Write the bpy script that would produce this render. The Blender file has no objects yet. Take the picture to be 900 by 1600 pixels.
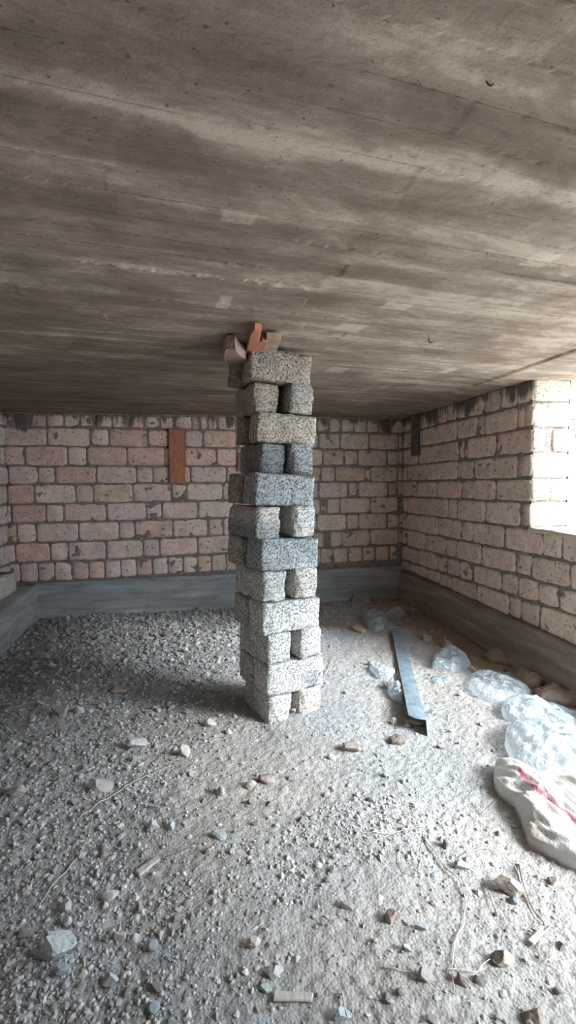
import bpy, bmesh, math, random
import numpy as np
from mathutils import Vector, Matrix
random.seed(7); rng = np.random.default_rng(7)
S = bpy.context.scene; COL = S.collection

# ------------------------------------------------------------------ camera
FPX, PITCH, YAW, ROLL, HC = 763.9, .0663, .1786, -.009, 1.45
def cam_axes():
    cy, sy, cp, sp = math.cos(YAW), math.sin(YAW), math.cos(PITCH), math.sin(PITCH)
    fw = np.array([sy*cp, cy*cp, -sp]); rt = np.array([cy, -sy, 0.]); up = np.cross(rt, fw)
    c, s = math.cos(ROLL), math.sin(ROLL)
    return fw, rt*c+up*s, -rt*s+up*c
FW, RT, UP = cam_axes()
cd = bpy.data.cameras.new('camera'); co = bpy.data.objects.new('camera', cd); COL.objects.link(co)
cd.sensor_fit = 'VERTICAL'; cd.sensor_height = 36; cd.sensor_width = 36*9/16; cd.lens = FPX/1600*36
cd.clip_start = .02
m = Matrix.Identity(4)
for i in range(3):
    m[i][0] = RT[i]; m[i][1] = UP[i]; m[i][2] = -FW[i]
m[2][3] = HC
co.matrix_world = m
S.camera = co
# ------------------------------------------------------------------ light
w = bpy.data.worlds.new('sky'); S.world = w; w.use_nodes = True
bg = w.node_tree.nodes['Background']; bg.inputs[0].default_value = (.70, .86, 1, 1); bg.inputs[1].default_value = 5.6
def portal(name, loc, rot, sx, sy):
    l = bpy.data.lights.new(name, 'AREA'); l.shape = 'RECTANGLE'; l.size = sx; l.size_y = sy
    l.cycles.is_portal = True
    o = bpy.data.objects.new(name, l); o.location = loc; o.rotation_euler = rot; COL.objects.link(o)
portal('window_portal', (3.1, 1.5, 1.2), (0, math.radians(90), 0), 2.1, 4.2)
sl = bpy.data.lights.new('hazy_sun', 'SUN'); sl.energy = 7.3; sl.angle = math.radians(20); sl.color = (.90, .97, 1)
so_ = bpy.data.objects.new('hazy_sun', sl); COL.objects.link(so_)
sd = Vector((.82, -.57, .64)); so_.rotation_euler = sd.to_track_quat('Z', 'Y').to_euler()
vs = S.view_settings; vs.view_transform = 'Standard'; vs.look = 'None'; vs.gamma = 1; vs.exposure = .57
vs.use_curve_mapping = False
try: S.display_settings.display_device = 'sRGB'
except Exception: pass

# ------------------------------------------------------------------ numpy noise
def _h(ix, iy, iz, s):
    n = (ix.astype(np.int64)*374761393 + iy.astype(np.int64)*668265263 + iz.astype(np.int64)*2147483647 + s*974711) & 0xffffffff
    n = ((n ^ (n >> 13))*1274126177) & 0xffffffff
    n = (n ^ (n >> 16)) & 0xffff
    return n/65535.
def vnoise(x, y, z=0, s=0):
    x, y, z = np.broadcast_arrays(np.asarray(x, float), np.asarray(y, float), np.asarray(z, float))
    ix, iy, iz = np.floor(x), np.floor(y), np.floor(z); fx, fy, fz = x-ix, y-iy, z-iz
    fx, fy, fz = fx*fx*(3-2*fx), fy*fy*(3-2*fy), fz*fz*(3-2*fz); r = 0
    for a in (0, 1):
        for b in (0, 1):
            for c in (0, 1):
                r = r + _h(ix+a, iy+b, iz+c, s)*(fx if a else 1-fx)*(fy if b else 1-fy)*(fz if c else 1-fz)
    return r*2-1
def fbm(x, y, z=0, o=4, s=0, g=.5):
    r = 0; a = 1; t = 0
    for k in range(o):
        r = r + a*vnoise(np.asarray(x)*2**k, np.asarray(y)*2**k, np.asarray(z)*2**k, s+k*17); t += a; a *= g
    return r/t
def sstep(a, b, x):
    t = np.clip((np.asarray(x, float)-a)/(b-a), 0, 1); return t*t*(3-2*t)

# ------------------------------------------------------------------ mesh helpers
def link(name, me, mat=None, parent=None):
    o = bpy.data.objects.new(name, me); COL.objects.link(o)
    if mat:
        for mm in (mat if isinstance(mat, (list, tuple)) else [mat]): me.materials.append(mm)
    if parent: o.parent = parent
    return o
def np_mesh(name, V, F, smooth=False, attr=None, midx=None):
    """F: (n,4) or (n,3) array, or list of lists"""
    me = bpy.data.meshes.new(name); V = np.asarray(V, np.float32)
    if isinstance(F, np.ndarray):
        n, k = F.shape
        me.vertices.add(len(V)); me.vertices.foreach_set('co', V.ravel())
        me.loops.add(n*k); me.loops.foreach_set('vertex_index', F.astype(np.int32).ravel())
        me.polygons.add(n); me.polygons.foreach_set('loop_start', np.arange(0, n*k, k, dtype=np.int32))
        me.polygons.foreach_set('loop_total', np.full(n, k, np.int32))
    else:
        me.from_pydata([tuple(map(float, v)) for v in V], [], [tuple(map(int, f)) for f in F])
    if midx is not None: me.polygons.foreach_set('material_index', np.asarray(midx, np.int32))
    me.polygons.foreach_set('use_smooth', np.full(len(me.polygons), smooth, bool))
    me.update(calc_edges=True)
    if attr is not None:
        a = me.color_attributes.new('tone', 'FLOAT_COLOR', 'POINT')
        a.data.foreach_set('color', np.asarray(attr, np.float32).ravel())
    me.validate()
    return me
def tag(o, label=None, cat=None, group=None, kind=None):
    if label: o['label'] = label
    if cat: o['category'] = cat
    if group: o['group'] = group
    if kind: o['kind'] = kind
    return o
def struct(o): o['kind'] = 'structure'; return o
def grid_faces(nu, nv, off=0):
    i, j = np.meshgrid(np.arange(nu-1), np.arange(nv-1), indexing='ij'); a = i*nv+j+off
    return np.stack([a, a+nv, a+nv+1, a+1], -1).reshape(-1, 4)
def rgba(c, n):
    c = np.asarray(c, float)
    if c.ndim == 1: c = np.tile(c, (n, 1))
    return np.concatenate([c, np.ones((n, 1))], 1)

# ------------------------------------------------------------------ materials
def mat(name):
    mt = bpy.data.materials.new(name); mt.use_nodes = True
    nt = mt.node_tree; return mt, nt, nt.nodes['Principled BSDF']
def N(nt, t, **k):
    n = nt.nodes.new(t)
    for a, b in k.items():
        if a.startswith('i_'):
            key = a[2:]; key = int(key) if key.isdigit() else key.replace('_', ' ')
            n.inputs[key].default_value = b
        else: setattr(n, a, b)
    return n
def L(nt, a, b): nt.links.new(a, b)
def pos(nt, scale=(1, 1, 1), rot=(0, 0, 0)):
    t = N(nt, 'ShaderNodeTexCoord'); mp = N(nt, 'ShaderNodeMapping'); mp.inputs['Scale'].default_value = scale; mp.inputs['Rotation'].default_value = rot
    L(nt, t.outputs['Object'], mp.inputs[0]); return mp.outputs[0]
def noise(nt, vec, sc, det=4, rough=.6, dist=0):
    n = N(nt, 'ShaderNodeTexNoise'); n.inputs['Scale'].default_value = sc; n.inputs['Detail'].default_value = det
    n.inputs['Roughness'].default_value = rough; n.inputs['Distortion'].default_value = dist; L(nt, vec, n.inputs['Vector']); return n.outputs['Fac']
def ramp(nt, fac, stops, interp='LINEAR'):
    r = N(nt, 'ShaderNodeValToRGB'); cr = r.color_ramp; cr.interpolation = interp
    while len(cr.elements) < len(stops): cr.elements.new(.5)
    for e, (p, c) in zip(cr.elements, stops):
        e.position = p; e.color = (c, c, c, 1) if isinstance(c, (int, float)) else (*c, 1)
    L(nt, fac, r.inputs[0]); return r.outputs[0]
def mix(nt, f, a, b, bt='MIX'):
    n = N(nt, 'ShaderNodeMix', data_type='RGBA', blend_type=bt)
    for v, i in ((f, 0), (a, 6), (b, 7)):
        if hasattr(v, 'node'): L(nt, v, n.inputs[i])
        else: n.inputs[i].default_value = v if i == 0 else (*v, 1)
    return n.outputs[2]
def mth(nt, op, a, b=0, c=0):
    n = N(nt, 'ShaderNodeMath', operation=op)
    for v, i in ((a, 0), (b, 1), (c, 2)):
        if hasattr(v, 'node'): L(nt, v, n.inputs[i])
        else: n.inputs[i].default_value = v
    return n.outputs[0]
def bump(nt, h, st, dist, bs, prev=None):
    b = N(nt, 'ShaderNodeBump'); b.inputs['Strength'].default_value = st; b.inputs['Distance'].default_value = dist
    L(nt, h, b.inputs['Height'])
    if prev: L(nt, prev, b.inputs['Normal'])
    L(nt, b.outputs[0], bs.inputs['Normal']); return b.outputs[0]
def vcol(nt): return N(nt, 'ShaderNodeVertexColor', layer_name='tone').outputs[0]

def stone_mat(name, pore_scale, pore_lo, pore_dark, drip=False):
    mt, nt, bs = mat(name); p = pos(nt); c = vcol(nt)
    n1 = noise(nt, p, 9, 5, .65); n2 = noise(nt, p, 60, 4, .7)
    c = mix(nt, 1, c, ramp(nt, n1, [(.3, .78), (.7, 1.15)]), 'MULTIPLY')
    c = mix(nt, 1, c, ramp(nt, n2, [(.3, .82), (.7, 1.14)]), 'MULTIPLY')
    pr = noise(nt, p, pore_scale, 3, .6, .4)
    pm = ramp(nt, pr, [(pore_lo, 1), (pore_lo+.06, 0)])
    c = mix(nt, pm, c, mix(nt, 1, c, (pore_dark,)*3, 'MULTIPLY'))
    if drip:
        sx = N(nt, 'ShaderNodeSeparateXYZ'); t = N(nt, 'ShaderNodeTexCoord'); L(nt, t.outputs['Object'], sx.inputs[0])
        dn = noise(nt, pos(nt, (14, 14, 1.2)), 1, 4, .6); big = noise(nt, pos(nt, (2.6, 2.1, 1.2)), 1, 3, .6)
        zz = mth(nt, 'MULTIPLY_ADD', sx.outputs[2], 1.5, -3.0)   # 0 near z=2.0
        d = mth(nt, 'ADD', mth(nt, 'ADD', zz, mth(nt, 'MULTIPLY', dn, .75)), mth(nt, 'MULTIPLY', big, 1.3))
        dm = ramp(nt, mth(nt, 'MULTIPLY', d, .5), [(.63, 0), (.69, .9)])
        c = mix(nt, dm, c, (.11, .10, .095))
    L(nt, c, bs.inputs['Base Color']); bs.inputs['Roughness'].default_value = .95; bs.inputs['Specular IOR Level'].default_value = .15
    hsum = mth(nt, 'ADD', mth(nt, 'MULTIPLY', n2, .5), mth(nt, 'MULTIPLY', pm, -1.0))
    bump(nt, hsum, .8, .006, bs); return mt
M_wall = stone_mat('wall_limestone', 30, .33, .5, True)
M_walln = stone_mat('jamb_limestone', 30, .33, .5)
M_block = stone_mat('pillar_limestone', 95, .43, .40)

def mortar_mat():
    mt, nt, bs = mat('mortar'); p = pos(nt); n = noise(nt, p, 25, 6, .75)
    L(nt, ramp(nt, n, [(.25, (.10, .08, .07)), (.5, (.30, .245, .215)), (.75, (.50, .43, .38))]), bs.inputs['Base Color'])
    bs.inputs['Roughness'].default_value = 1; bump(nt, n, 1, .02, bs); return mt
M_mortar = mortar_mat()
def concrete_mat(name, a, b, c3, st=(1.2, 1.2, 9)):
    mt, nt, bs = mat(name); n = noise(nt, pos(nt, st), 1.6, 6, .65, .3); n2 = noise(nt, pos(nt), 40, 4, .7)
    c = ramp(nt, n, [(.3, a), (.5, b), (.7, c3)]); c = mix(nt, 1, c, ramp(nt, n2, [(.3, .85), (.7, 1.12)]), 'MULTIPLY')
    L(nt, c, bs.inputs['Base Color']); bs.inputs['Roughness'].default_value = .9
    bump(nt, mth(nt, 'ADD', n, mth(nt, 'MULTIPLY', n2, .3)), .6, .012, bs); return mt
M_foot = concrete_mat('footing_concrete', (.24, .245, .245), (.36, .37, .37), (.52, .525, .52))
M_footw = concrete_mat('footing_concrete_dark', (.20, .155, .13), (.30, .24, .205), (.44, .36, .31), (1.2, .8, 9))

def ceiling_mat():
    mt, nt, bs = mat('board_formed_concrete'); t = N(nt, 'ShaderNodeTexCoord')
    mp = N(nt, 'ShaderNodeMapping', vector_type='POINT'); mp.inputs['Rotation'].default_value = (0, 0, -.14)
    L(nt, t.outputs['Object'], mp.inputs[0]); R = mp.outputs[0]
    def sc(x, y, off=0):
        m2 = N(nt, 'ShaderNodeMapping'); m2.inputs['Scale'].default_value = (x, y, 1); m2.inputs['Location'].default_value = (off, off*1.7, off); L(nt, R, m2.inputs[0]); return m2.outputs[0]
    sx = N(nt, 'ShaderNodeSeparateXYZ'); L(nt, R, sx.inputs[0]); U, V = sx.outputs[0], sx.outputs[1]
    warp = noise(nt, sc(1.2, 2.5), 1, 5, .65)
    v2 = mth(nt, 'ADD', V, mth(nt, 'MULTIPLY_ADD', warp, .22, -.11))
    # laitance bands, each where the shutter boards left it
    bands = [(.80,.46),(.84,.50),(.875,.62),(.91,.46),(.96,.30),(1.03,.28),(1.08,.40),(1.12,.78),(1.165,.80),(1.20,.44),(1.27,.30),(1.33,.36),(1.38,.60),(1.44,.68),(1.49,.62),(1.53,.30),(1.62,.28),(1.69,.55),(1.74,.42),(1.82,.36),(1.88,.62),(1.97,.66),(2.04,.40),(2.16,.42),(2.25,.52),(2.4,.38),(2.7,.45),(3.0,.40),(3.5,.46),(4.0,.36),(5.2,.30),(6.4,.28)]
    f = mth(nt, 'DIVIDE', mth(nt, 'SUBTRACT', v2, .6), 6.0)
    band = ramp(nt, f, [((a-.6)/6, b) for a, b in bands])
    br = N(nt, 'ShaderNodeTexBrick'); br.offset = .37; br.inputs['Scale'].default_value = 1
    br.inputs['Color1'].default_value = (0, 0, 0, 1); br.inputs['Color2'].default_value = (1, 1, 1, 1); br.inputs['Mortar'].default_value = (.5, .5, .5, 1)
    br.inputs['Mortar Size'].default_value = 0; br.inputs['Brick Width'].default_value = 1.25; br.inputs['Row Height'].default_value = .115
    L(nt, R, br.inputs['Vector'])
    bcol = ramp(nt, br.outputs['Color'], [(0, 0), (1, 1)])
    st1 = noise(nt, sc(.9, 11), 1, 5, .62, .2); st2 = noise(nt, sc(2.2, 34, 3), 1, 4, .6)
    bl = noise(nt, sc(2.3, 4.6, 7), 1, 9, .72, .5); md = noise(nt, sc(8, 15, 9), 1, 6, .75, .4); sp = noise(nt, sc(26, 30, 2), 1, 5, .75)
    s = mth(nt, 'MULTIPLY', band, .62)
    s = mth(nt, 'ADD', s, mth(nt, 'MULTIPLY', bcol, .12))
    s = mth(nt, 'ADD', s, mth(nt, 'MULTIPLY_ADD', st1, .5, -.25))
    s = mth(nt, 'ADD', s, mth(nt, 'MULTIPLY_ADD', st2, .26, -.13))
    s = mth(nt, 'ADD', s, mth(nt, 'MULTIPLY_ADD', bl, 1.15, -.575))
    s = mth(nt, 'ADD', s, mth(nt, 'MULTIPLY_ADD', sp, .26, -.13))
    s = mth(nt, 'ADD', s, mth(nt, 'MULTIPLY_ADD', md, .42, -.19))
    s = mth(nt, 'ADD', s, mth(nt, 'MULTIPLY', mth(nt, 'SUBTRACT', U, .3), .035))
    def box(u0, u1, v0, v1, e=.012):
        wv = mth(nt, 'MULTIPLY_ADD', sp, .03, -.015); uu = mth(nt, 'ADD', U, wv); vv = mth(nt, 'ADD', V, wv)
        def edge(x, c, h): return ramp(nt, mth(nt, 'DIVIDE', mth(nt, 'ABSOLUTE', mth(nt, 'SUBTRACT', x, c)), h), [(max(0, 1-e/h)*.99, 1), (1, 0)])
        return mth(nt, 'MULTIPLY', edge(uu, (u0+u1)/2, (u1-u0)/2), edge(vv, (v0+v1)/2, (v1-v0)/2))
    for b in ((.29, .41, 1.48, 1.56), (.41, .48, 2.16, 2.33), (1.08, 1.24, 2.34, 2.5), (1.42, 1.58, 3.28, 3.46), (2.27, 2.36, 3.07, 3.25), (1.42, 1.54, 1.42, 1.54), (1.15, 1.3, 2.02, 2.12)):
        s = mth(nt, 'ADD', s, mth(nt, 'MULTIPLY', box(*b), .22))
    c = ramp(nt, s, [(.0, (.16, .117, .086)), (.22, (.225, .168, .127)), (.36, (.295, .226, .176)), (.46, (.36, .281, .224)), (.54, (.455, .36, .29)), (.72, (.56, .452, .37)), (1, (.70, .585, .49))])
    # board joints
    fr = mth(nt, 'FRACT', mth(nt, 'DIVIDE', mth(nt, 'ADD', V, mth(nt, 'MULTIPLY', st2, .008)), .115))
    ln = ramp(nt, fr, [(0, 1), (.035, 0)]); lm = ramp(nt, noise(nt, sc(1.5, 6, 11), 1, 2, .5), [(.5, 0), (.62, .55)])
    jm = mth(nt, 'MULTIPLY', ln, lm); c = mix(nt, jm, c, (.06, .05, .042))
    pit = ramp(nt, noise(nt, sc(60, 75, 5), 1, 2, .5), [(.27, .7), (.32, 0)]); c = mix(nt, pit, c, (.06, .05, .04))
    L(nt, c, bs.inputs['Base Color']); bs.inputs['Roughness'].default_value = .92; bs.inputs['Specular IOR Level'].default_value = .2
    h = mth(nt, 'ADD', mth(nt, 'MULTIPLY', sp, .8), mth(nt, 'MULTIPLY', st2, .8)); h = mth(nt, 'ADD', h, mth(nt, 'MULTIPLY', jm, -1))
    bump(nt, h, .7, .008, bs); return mt
M_ceil = ceiling_mat()

def ground_mat():
    mt, nt, bs = mat('dusty_ground'); p = pos(nt)
    a = noise(nt, p, 1.3, 4, .6, .3); b = noise(nt, p, 14, 6, .75); c3 = noise(nt, p, 120, 4, .75)
    c = ramp(nt, a, [(.35, (.40, .393, .386)), (.6, (.49, .468, .446))])
    c = mix(nt, 1, c, ramp(nt, b, [(.25, .66), (.55, 1), (.8, 1.22)]), 'MULTIPLY')
    c = mix(nt, 1, c, ramp(nt, c3, [(.25, .75), (.5, 1), (.8, 1.18)]), 'MULTIPLY')
    vo = N(nt, 'ShaderNodeTexVoronoi', feature='F1'); vo.inputs['Scale'].default_value = 95; vo.inputs['Randomness'].default_value = 1; L(nt, p, vo.inputs['Vector'])
    c = mix(nt, .25, c, ramp(nt, N_sep(nt, vo.outputs['Color']), [(0, (.16, .16, .165)), (.5, (.38, .37, .36)), (1, (.56, .545, .53))]))
    L(nt, mix(nt, 1, c, vcol(nt), 'MULTIPLY'), bs.inputs['Base Color']); bs.inputs['Roughness'].default_value = 1; bs.inputs['Specular IOR Level'].default_value = .1
    h = mth(nt, 'ADD', mth(nt, 'MULTIPLY', vo.outputs['Distance'], -.8), mth(nt, 'MULTIPLY', c3, .9))
    bump(nt, h, .7, .007, bs); return mt
def N_sep(nt, col):
    s = N(nt, 'ShaderNodeSeparateColor'); L(nt, col, s.inputs[0]); return s.outputs[0]
M_ground = ground_mat()
def rock_mat(name, usev=True, base=(.5, .48, .46)):
    mt, nt, bs = mat(name); p = pos(nt); n = noise(nt, p, 45, 5, .7)
    c = vcol(nt) if usev else mix(nt, 1, base, (1, 1, 1), 'MULTIPLY')
    c = mix(nt, 1, c, ramp(nt, n, [(.25, .6), (.5, 1), (.75, 1.2)]), 'MULTIPLY')
    L(nt, c, bs.inputs['Base Color']); bs.inputs['Roughness'].default_value = .95; bs.inputs['Specular IOR Level'].default_value = .15
    bump(nt, n, .7, .004, bs); return mt
M_rock = rock_mat('rubble_stone')
def simple(name, col, rough=.8, metal=0, nsc=20, amp=.25, bd=.003, streak=(1, 1, 1)):
    mt, nt, bs = mat(name); n = noise(nt, pos(nt, streak), nsc, 5, .65)
    c = mix(nt, 1, col, ramp(nt, n, [(.3, 1-amp), (.7, 1+amp)]), 'MULTIPLY')
    L(nt, c, bs.inputs['Base Color']); bs.inputs['Roughness'].default_value = rough; bs.inputs['Metallic'].default_value = metal
    if bd: bump(nt, n, .5, bd, bs)
    return mt
M_redwood = simple('reddish_wood', (.48, .19, .11), .8, 0, 6, .45, .003, (12, 12, 1.5))
M_palewood = simple('dusty_wood', (.40, .28, .20), .85, 0, 12, .3, .003)
M_greywood = simple('grey_weathered_wood', (.14, .125, .115), .9, 0, 8, .5, .004, (12, 12, 1.5))
M_pinkstone = simple('pinkish_brick', (.30, .20, .16), .95, 0, 30, .3)
M_darkcem = simple('dark_cement', (.13, .115, .1), .95, 0, 30, .35)
M_steel = simple('galvanised_steel', (.27, .34, .39), .45, .35, 14, .30, .002, (1, 1, 1))
M_root = simple('dry_root', (.50, .43, .36), .9, 0, 40, .2, 0)
M_rootd = simple('dark_root', (.17, .14, .12), .9, 0, 40, .3, 0)
M_leaf = simple('dry_leaf', (.50, .36, .24), .85, 0, 40, .3, .002)
M_chip = simple('weathered_chip', (.42, .38, .34), .9, 0, 20, .3, .003, (8, 1, 1))
M_paper = simple('brown_paper', (.33, .25, .20), .85, 0, 25, .2, .004)
M_sand = simple('outdoor_sand', (.72, .66, .58), 1, 0, 3, .12, .01)
M_render = simple('pale_render', (.62, .66, .70), .9, 0, 5, .06, 0)
M_wire = simple('rusty_wire', (.09, .06, .045), .7, .4, 40, .3, 0)
def mixv(nt, p, n):
    a = N(nt, 'ShaderNodeVectorMath', operation='MULTIPLY_ADD'); L(nt, p, a.inputs[0]); a.inputs[1].default_value = (1, 1, 1); b = N(nt, 'ShaderNodeVectorMath', operation='SCALE'); b.inputs['Scale'].default_value = .12
    c = N(nt, 'ShaderNodeCombineXYZ'); L(nt, n, c.inputs[0]); L(nt, n, c.inputs[1]); L(nt, c.outputs[0], b.inputs[0]); L(nt, b.outputs[0], a.inputs[2]); return a.outputs[0]
def film_mat(name, alpha, col, rough=.16):
    mt, nt, bs = mat(name); out = nt.nodes['Material Output']; p = pos(nt)
    n = noise(nt, p, 22, 5, .65, .6); vo = N(nt, 'ShaderNodeTexVoronoi', feature='F1', distance='MANHATTAN'); vo.inputs['Scale'].default_value = 17; L(nt, mixv(nt, p, n), vo.inputs['Vector']); tr = N(nt, 'ShaderNodeBsdfTransparent'); mx = N(nt, 'ShaderNodeMixShader')
    tr.inputs[0].default_value = (.93, .97, 1, 1)
    L(nt, ramp(nt, n, [(.3, max(0, alpha-.1)), (.7, min(1, alpha+.12))]), mx.inputs[0]); L(nt, tr.outputs[0], mx.inputs[1]); tl = N(nt, 'ShaderNodeBsdfTranslucent'); tl.inputs[0].default_value = (.93, .97, 1, 1); m2 = N(nt, 'ShaderNodeMixShader'); m2.inputs[0].default_value = .3; L(nt, bs.outputs[0], m2.inputs[1]); L(nt, tl.outputs[0], m2.inputs[2]); L(nt, m2.outputs[0], mx.inputs[2])
    L(nt, mx.outputs[0], out.inputs[0])
    bs.inputs['Base Color'].default_value = (*col, 1); bs.inputs['Roughness'].default_value = rough; bs.inputs['Specular IOR Level'].default_value = 1; bs.inputs['Coat Weight'].default_value = .6; bs.inputs['Coat Roughness'].default_value = .08
    bump(nt, mth(nt, 'ADD', n, mth(nt, 'MULTIPLY', vo.outputs['Distance'], 1.3)), .9, .016, bs); return mt
M_film = film_mat('clear_plastic_film', .32, (.76, .87, .92))
M_film2 = film_mat('milky_plastic_film', .60, (.78, .88, .92))
def sack_mat():
    mt, nt, bs = mat('woven_sack'); p = pos(nt); n = noise(nt, p, 7, 4, .6); wv = noise(nt, p, 260, 2, .5)
    c = mix(nt, 1, vcol(nt), ramp(nt, n, [(.3, .88), (.7, 1.06)]), 'MULTIPLY'); L(nt, c, bs.inputs['Base Color'])
    bs.inputs['Roughness'].default_value = .55; n5 = noise(nt, p, 30, 5, .6, 1.2); bump(nt, mth(nt, 'ADD', mth(nt, 'MULTIPLY', n5, 3), mth(nt, 'ADD', wv, n)), .6, .006, bs); return mt
M_sack = sack_mat()

# ------------------------------------------------------------------ ground height and pixel rays
XR, YB, XL, ZC = 2.66, 6.16, -2.19, 2.25
def gh(x, y, fine=True):
    x = np.asarray(x, float); y = np.asarray(y, float)
    z = -.15*(1-(1-sstep(3.4, 5.9, y))*(1-sstep(1.75, 2.45, x))*(1-sstep(-.9, -1.75, x)*sstep(2.2, 4.0, y)))
    z = z + .05*np.exp(-((x-1.55)**2/.25+(y-5.7)**2/.12)) + .05*np.exp(-((x+1.0)**2/.5+(y-4.3)**2/.15)) - .035*np.exp(-((x+.3)**2/.35+(y-3.45)**2/.03))
    z = z + .022*fbm(x*1.7, y*1.7, 0, 3, 3)
    if fine:
        rough = .36+.84*sstep(.1, -1.2, x-.25*(y-2))
        z = z + rough*(.011*fbm(x*9, y*9, 0, 3, 9)+.010*fbm(x*30, y*30, 0, 3, 19))+.0035*fbm(x*60, y*60, 0, 1, 29)
    return z
def ray(u, v): return FW+RT*(u-450)/FPX-UP*(v-800)/FPX
def G(u, v, dz=0.):
    r = ray(u, v); t = -HC/r[2]
    for _ in range(12):
        z = float(gh(r[0]*t, r[1]*t, False))+dz; t = t+(.8*((z-HC)/r[2]-t))
    return np.array([r[0]*t, r[1]*t, z])
def Z(u, v, z): r = ray(u, v); t = (z-HC)/r[2]; return np.array([r[0]*t, r[1]*t, z])

# ------------------------------------------------------------------ setting: floor
gx = np.concatenate([np.linspace(-2.6, -1.95, 20, endpoint=False), np.linspace(-1.95, 2.6, 600), np.linspace(2.65, 3.0, 6)]); nx, ny = len(gx), 860; gy = -2.6+(8.9)*np.linspace(0, 1, ny)**1.0
# denser rows in view
gy = np.concatenate([np.linspace(-2.6, .8, 60, endpoint=False), np.linspace(.8, 3.4, 470, endpoint=False), np.linspace(3.4, 6.3, 260)]); ny = len(gy)
X, Y = np.meshgrid(gx, gy, indexing='ij'); Zg = gh(X, Y)
wetr = .22*sstep(.1, .5, fbm(X*1.3+3, Y*1.3, 0, 3, 41))
sand = sstep(-.2, .35, fbm(X*.9, Y*.9, 0, 3, 51)+.5*(X-.3))
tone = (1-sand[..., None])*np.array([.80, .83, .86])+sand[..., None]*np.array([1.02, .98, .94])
tone = tone*(1-.08*(sstep(3.3, 4.2, Y)*sstep(.8, .2, X))[..., None]); soil_shade = sstep(1.95, 2.35, X+.15*fbm(X*2, Y*2, 0, 2, 91)-.05)[..., None]; tone = tone*(1-soil_shade*np.array([.10, .22, .33]))  # brown soil by the right footing, with the shade there partly painted in
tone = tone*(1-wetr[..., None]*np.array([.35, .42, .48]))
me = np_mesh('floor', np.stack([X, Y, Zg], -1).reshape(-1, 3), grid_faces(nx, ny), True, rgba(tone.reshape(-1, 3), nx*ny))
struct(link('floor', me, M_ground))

# ------------------------------------------------------------------ setting: ceiling
cx = np.concatenate([np.linspace(-2.6, -.9, 30, endpoint=False), np.linspace(-.9, 3.08, 260)]); cyy = np.concatenate([np.linspace(-2.6, .6, 40, endpoint=False), np.linspace(.6, 3.5, 400, endpoint=False), np.linspace(3.5, 6.6, 160)])
X, Y = np.meshgrid(cx, cyy, indexing='ij'); ca, sa = math.cos(.14), math.sin(.14); U = X*ca+Y*sa; V = -X*sa+Y*ca
bi = np.floor(V/.115); si = np.floor(U/1.25+_h(bi, bi*0, bi*0, 3)*5)
dz = (_h(bi, si, bi*0, 5)-.5)*.006 + .0025*fbm(U*4, V*26, 0, 3, 7)
rid = np.exp(-((V/.115-bi)/.07)**2)*sstep(.1, .5, fbm(U*2, V*3, 0, 2, 77)); lumps = fbm(U*45, V*45, 0, 2, 8)
dz -= rid*(.006+.006*lumps)
for vc, u0, u1, hgt in ((1.985, -.2, .75, .012), (2.30, .1, 1.2, .007), (1.60, .5, 1.2, .006)):
    dz -= hgt*np.exp(-((V-vc-.01*fbm(U*6, V*0, 0, 2, 4))/.022)**2)*sstep(u0-.1, u0+.1, U)*sstep(u1+.1, u1-.1, U)*(.6+.8*lumps)
# shutter step along the lintel by the window
stp = sstep(2.345, 2.365, X+.012*fbm(Y*4, Y*0, 0, 3, 14))
dz -= .016*stp
Zc = ZC+.004+dz; nC = Zc.size
top = np.stack([X, Y, Zc], -1).reshape(-1, 3)
F = grid_faces(len(cx), len(cyy))[:, ::-1]
bV = np.array([[-2.6, -2.6, 2.5], [3.08, -2.6, 2.5], [3.08, 6.6, 2.5], [-2.6, 6.6, 2.5], [-2.6, -2.6, 2.24], [3.08, -2.6, 2.24], [3.08, 6.6, 2.24], [-2.6, 6.6, 2.24]])
bF = np.array([[0, 1, 2, 3], [0, 4, 5, 1], [1, 5, 6, 2], [2, 6, 7, 3], [3, 7, 4, 0]])+nC
struct(link('ceiling', np_mesh('ceiling', np.concatenate([top, bV]), np.concatenate([F, bF]), False), M_ceil))

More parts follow.
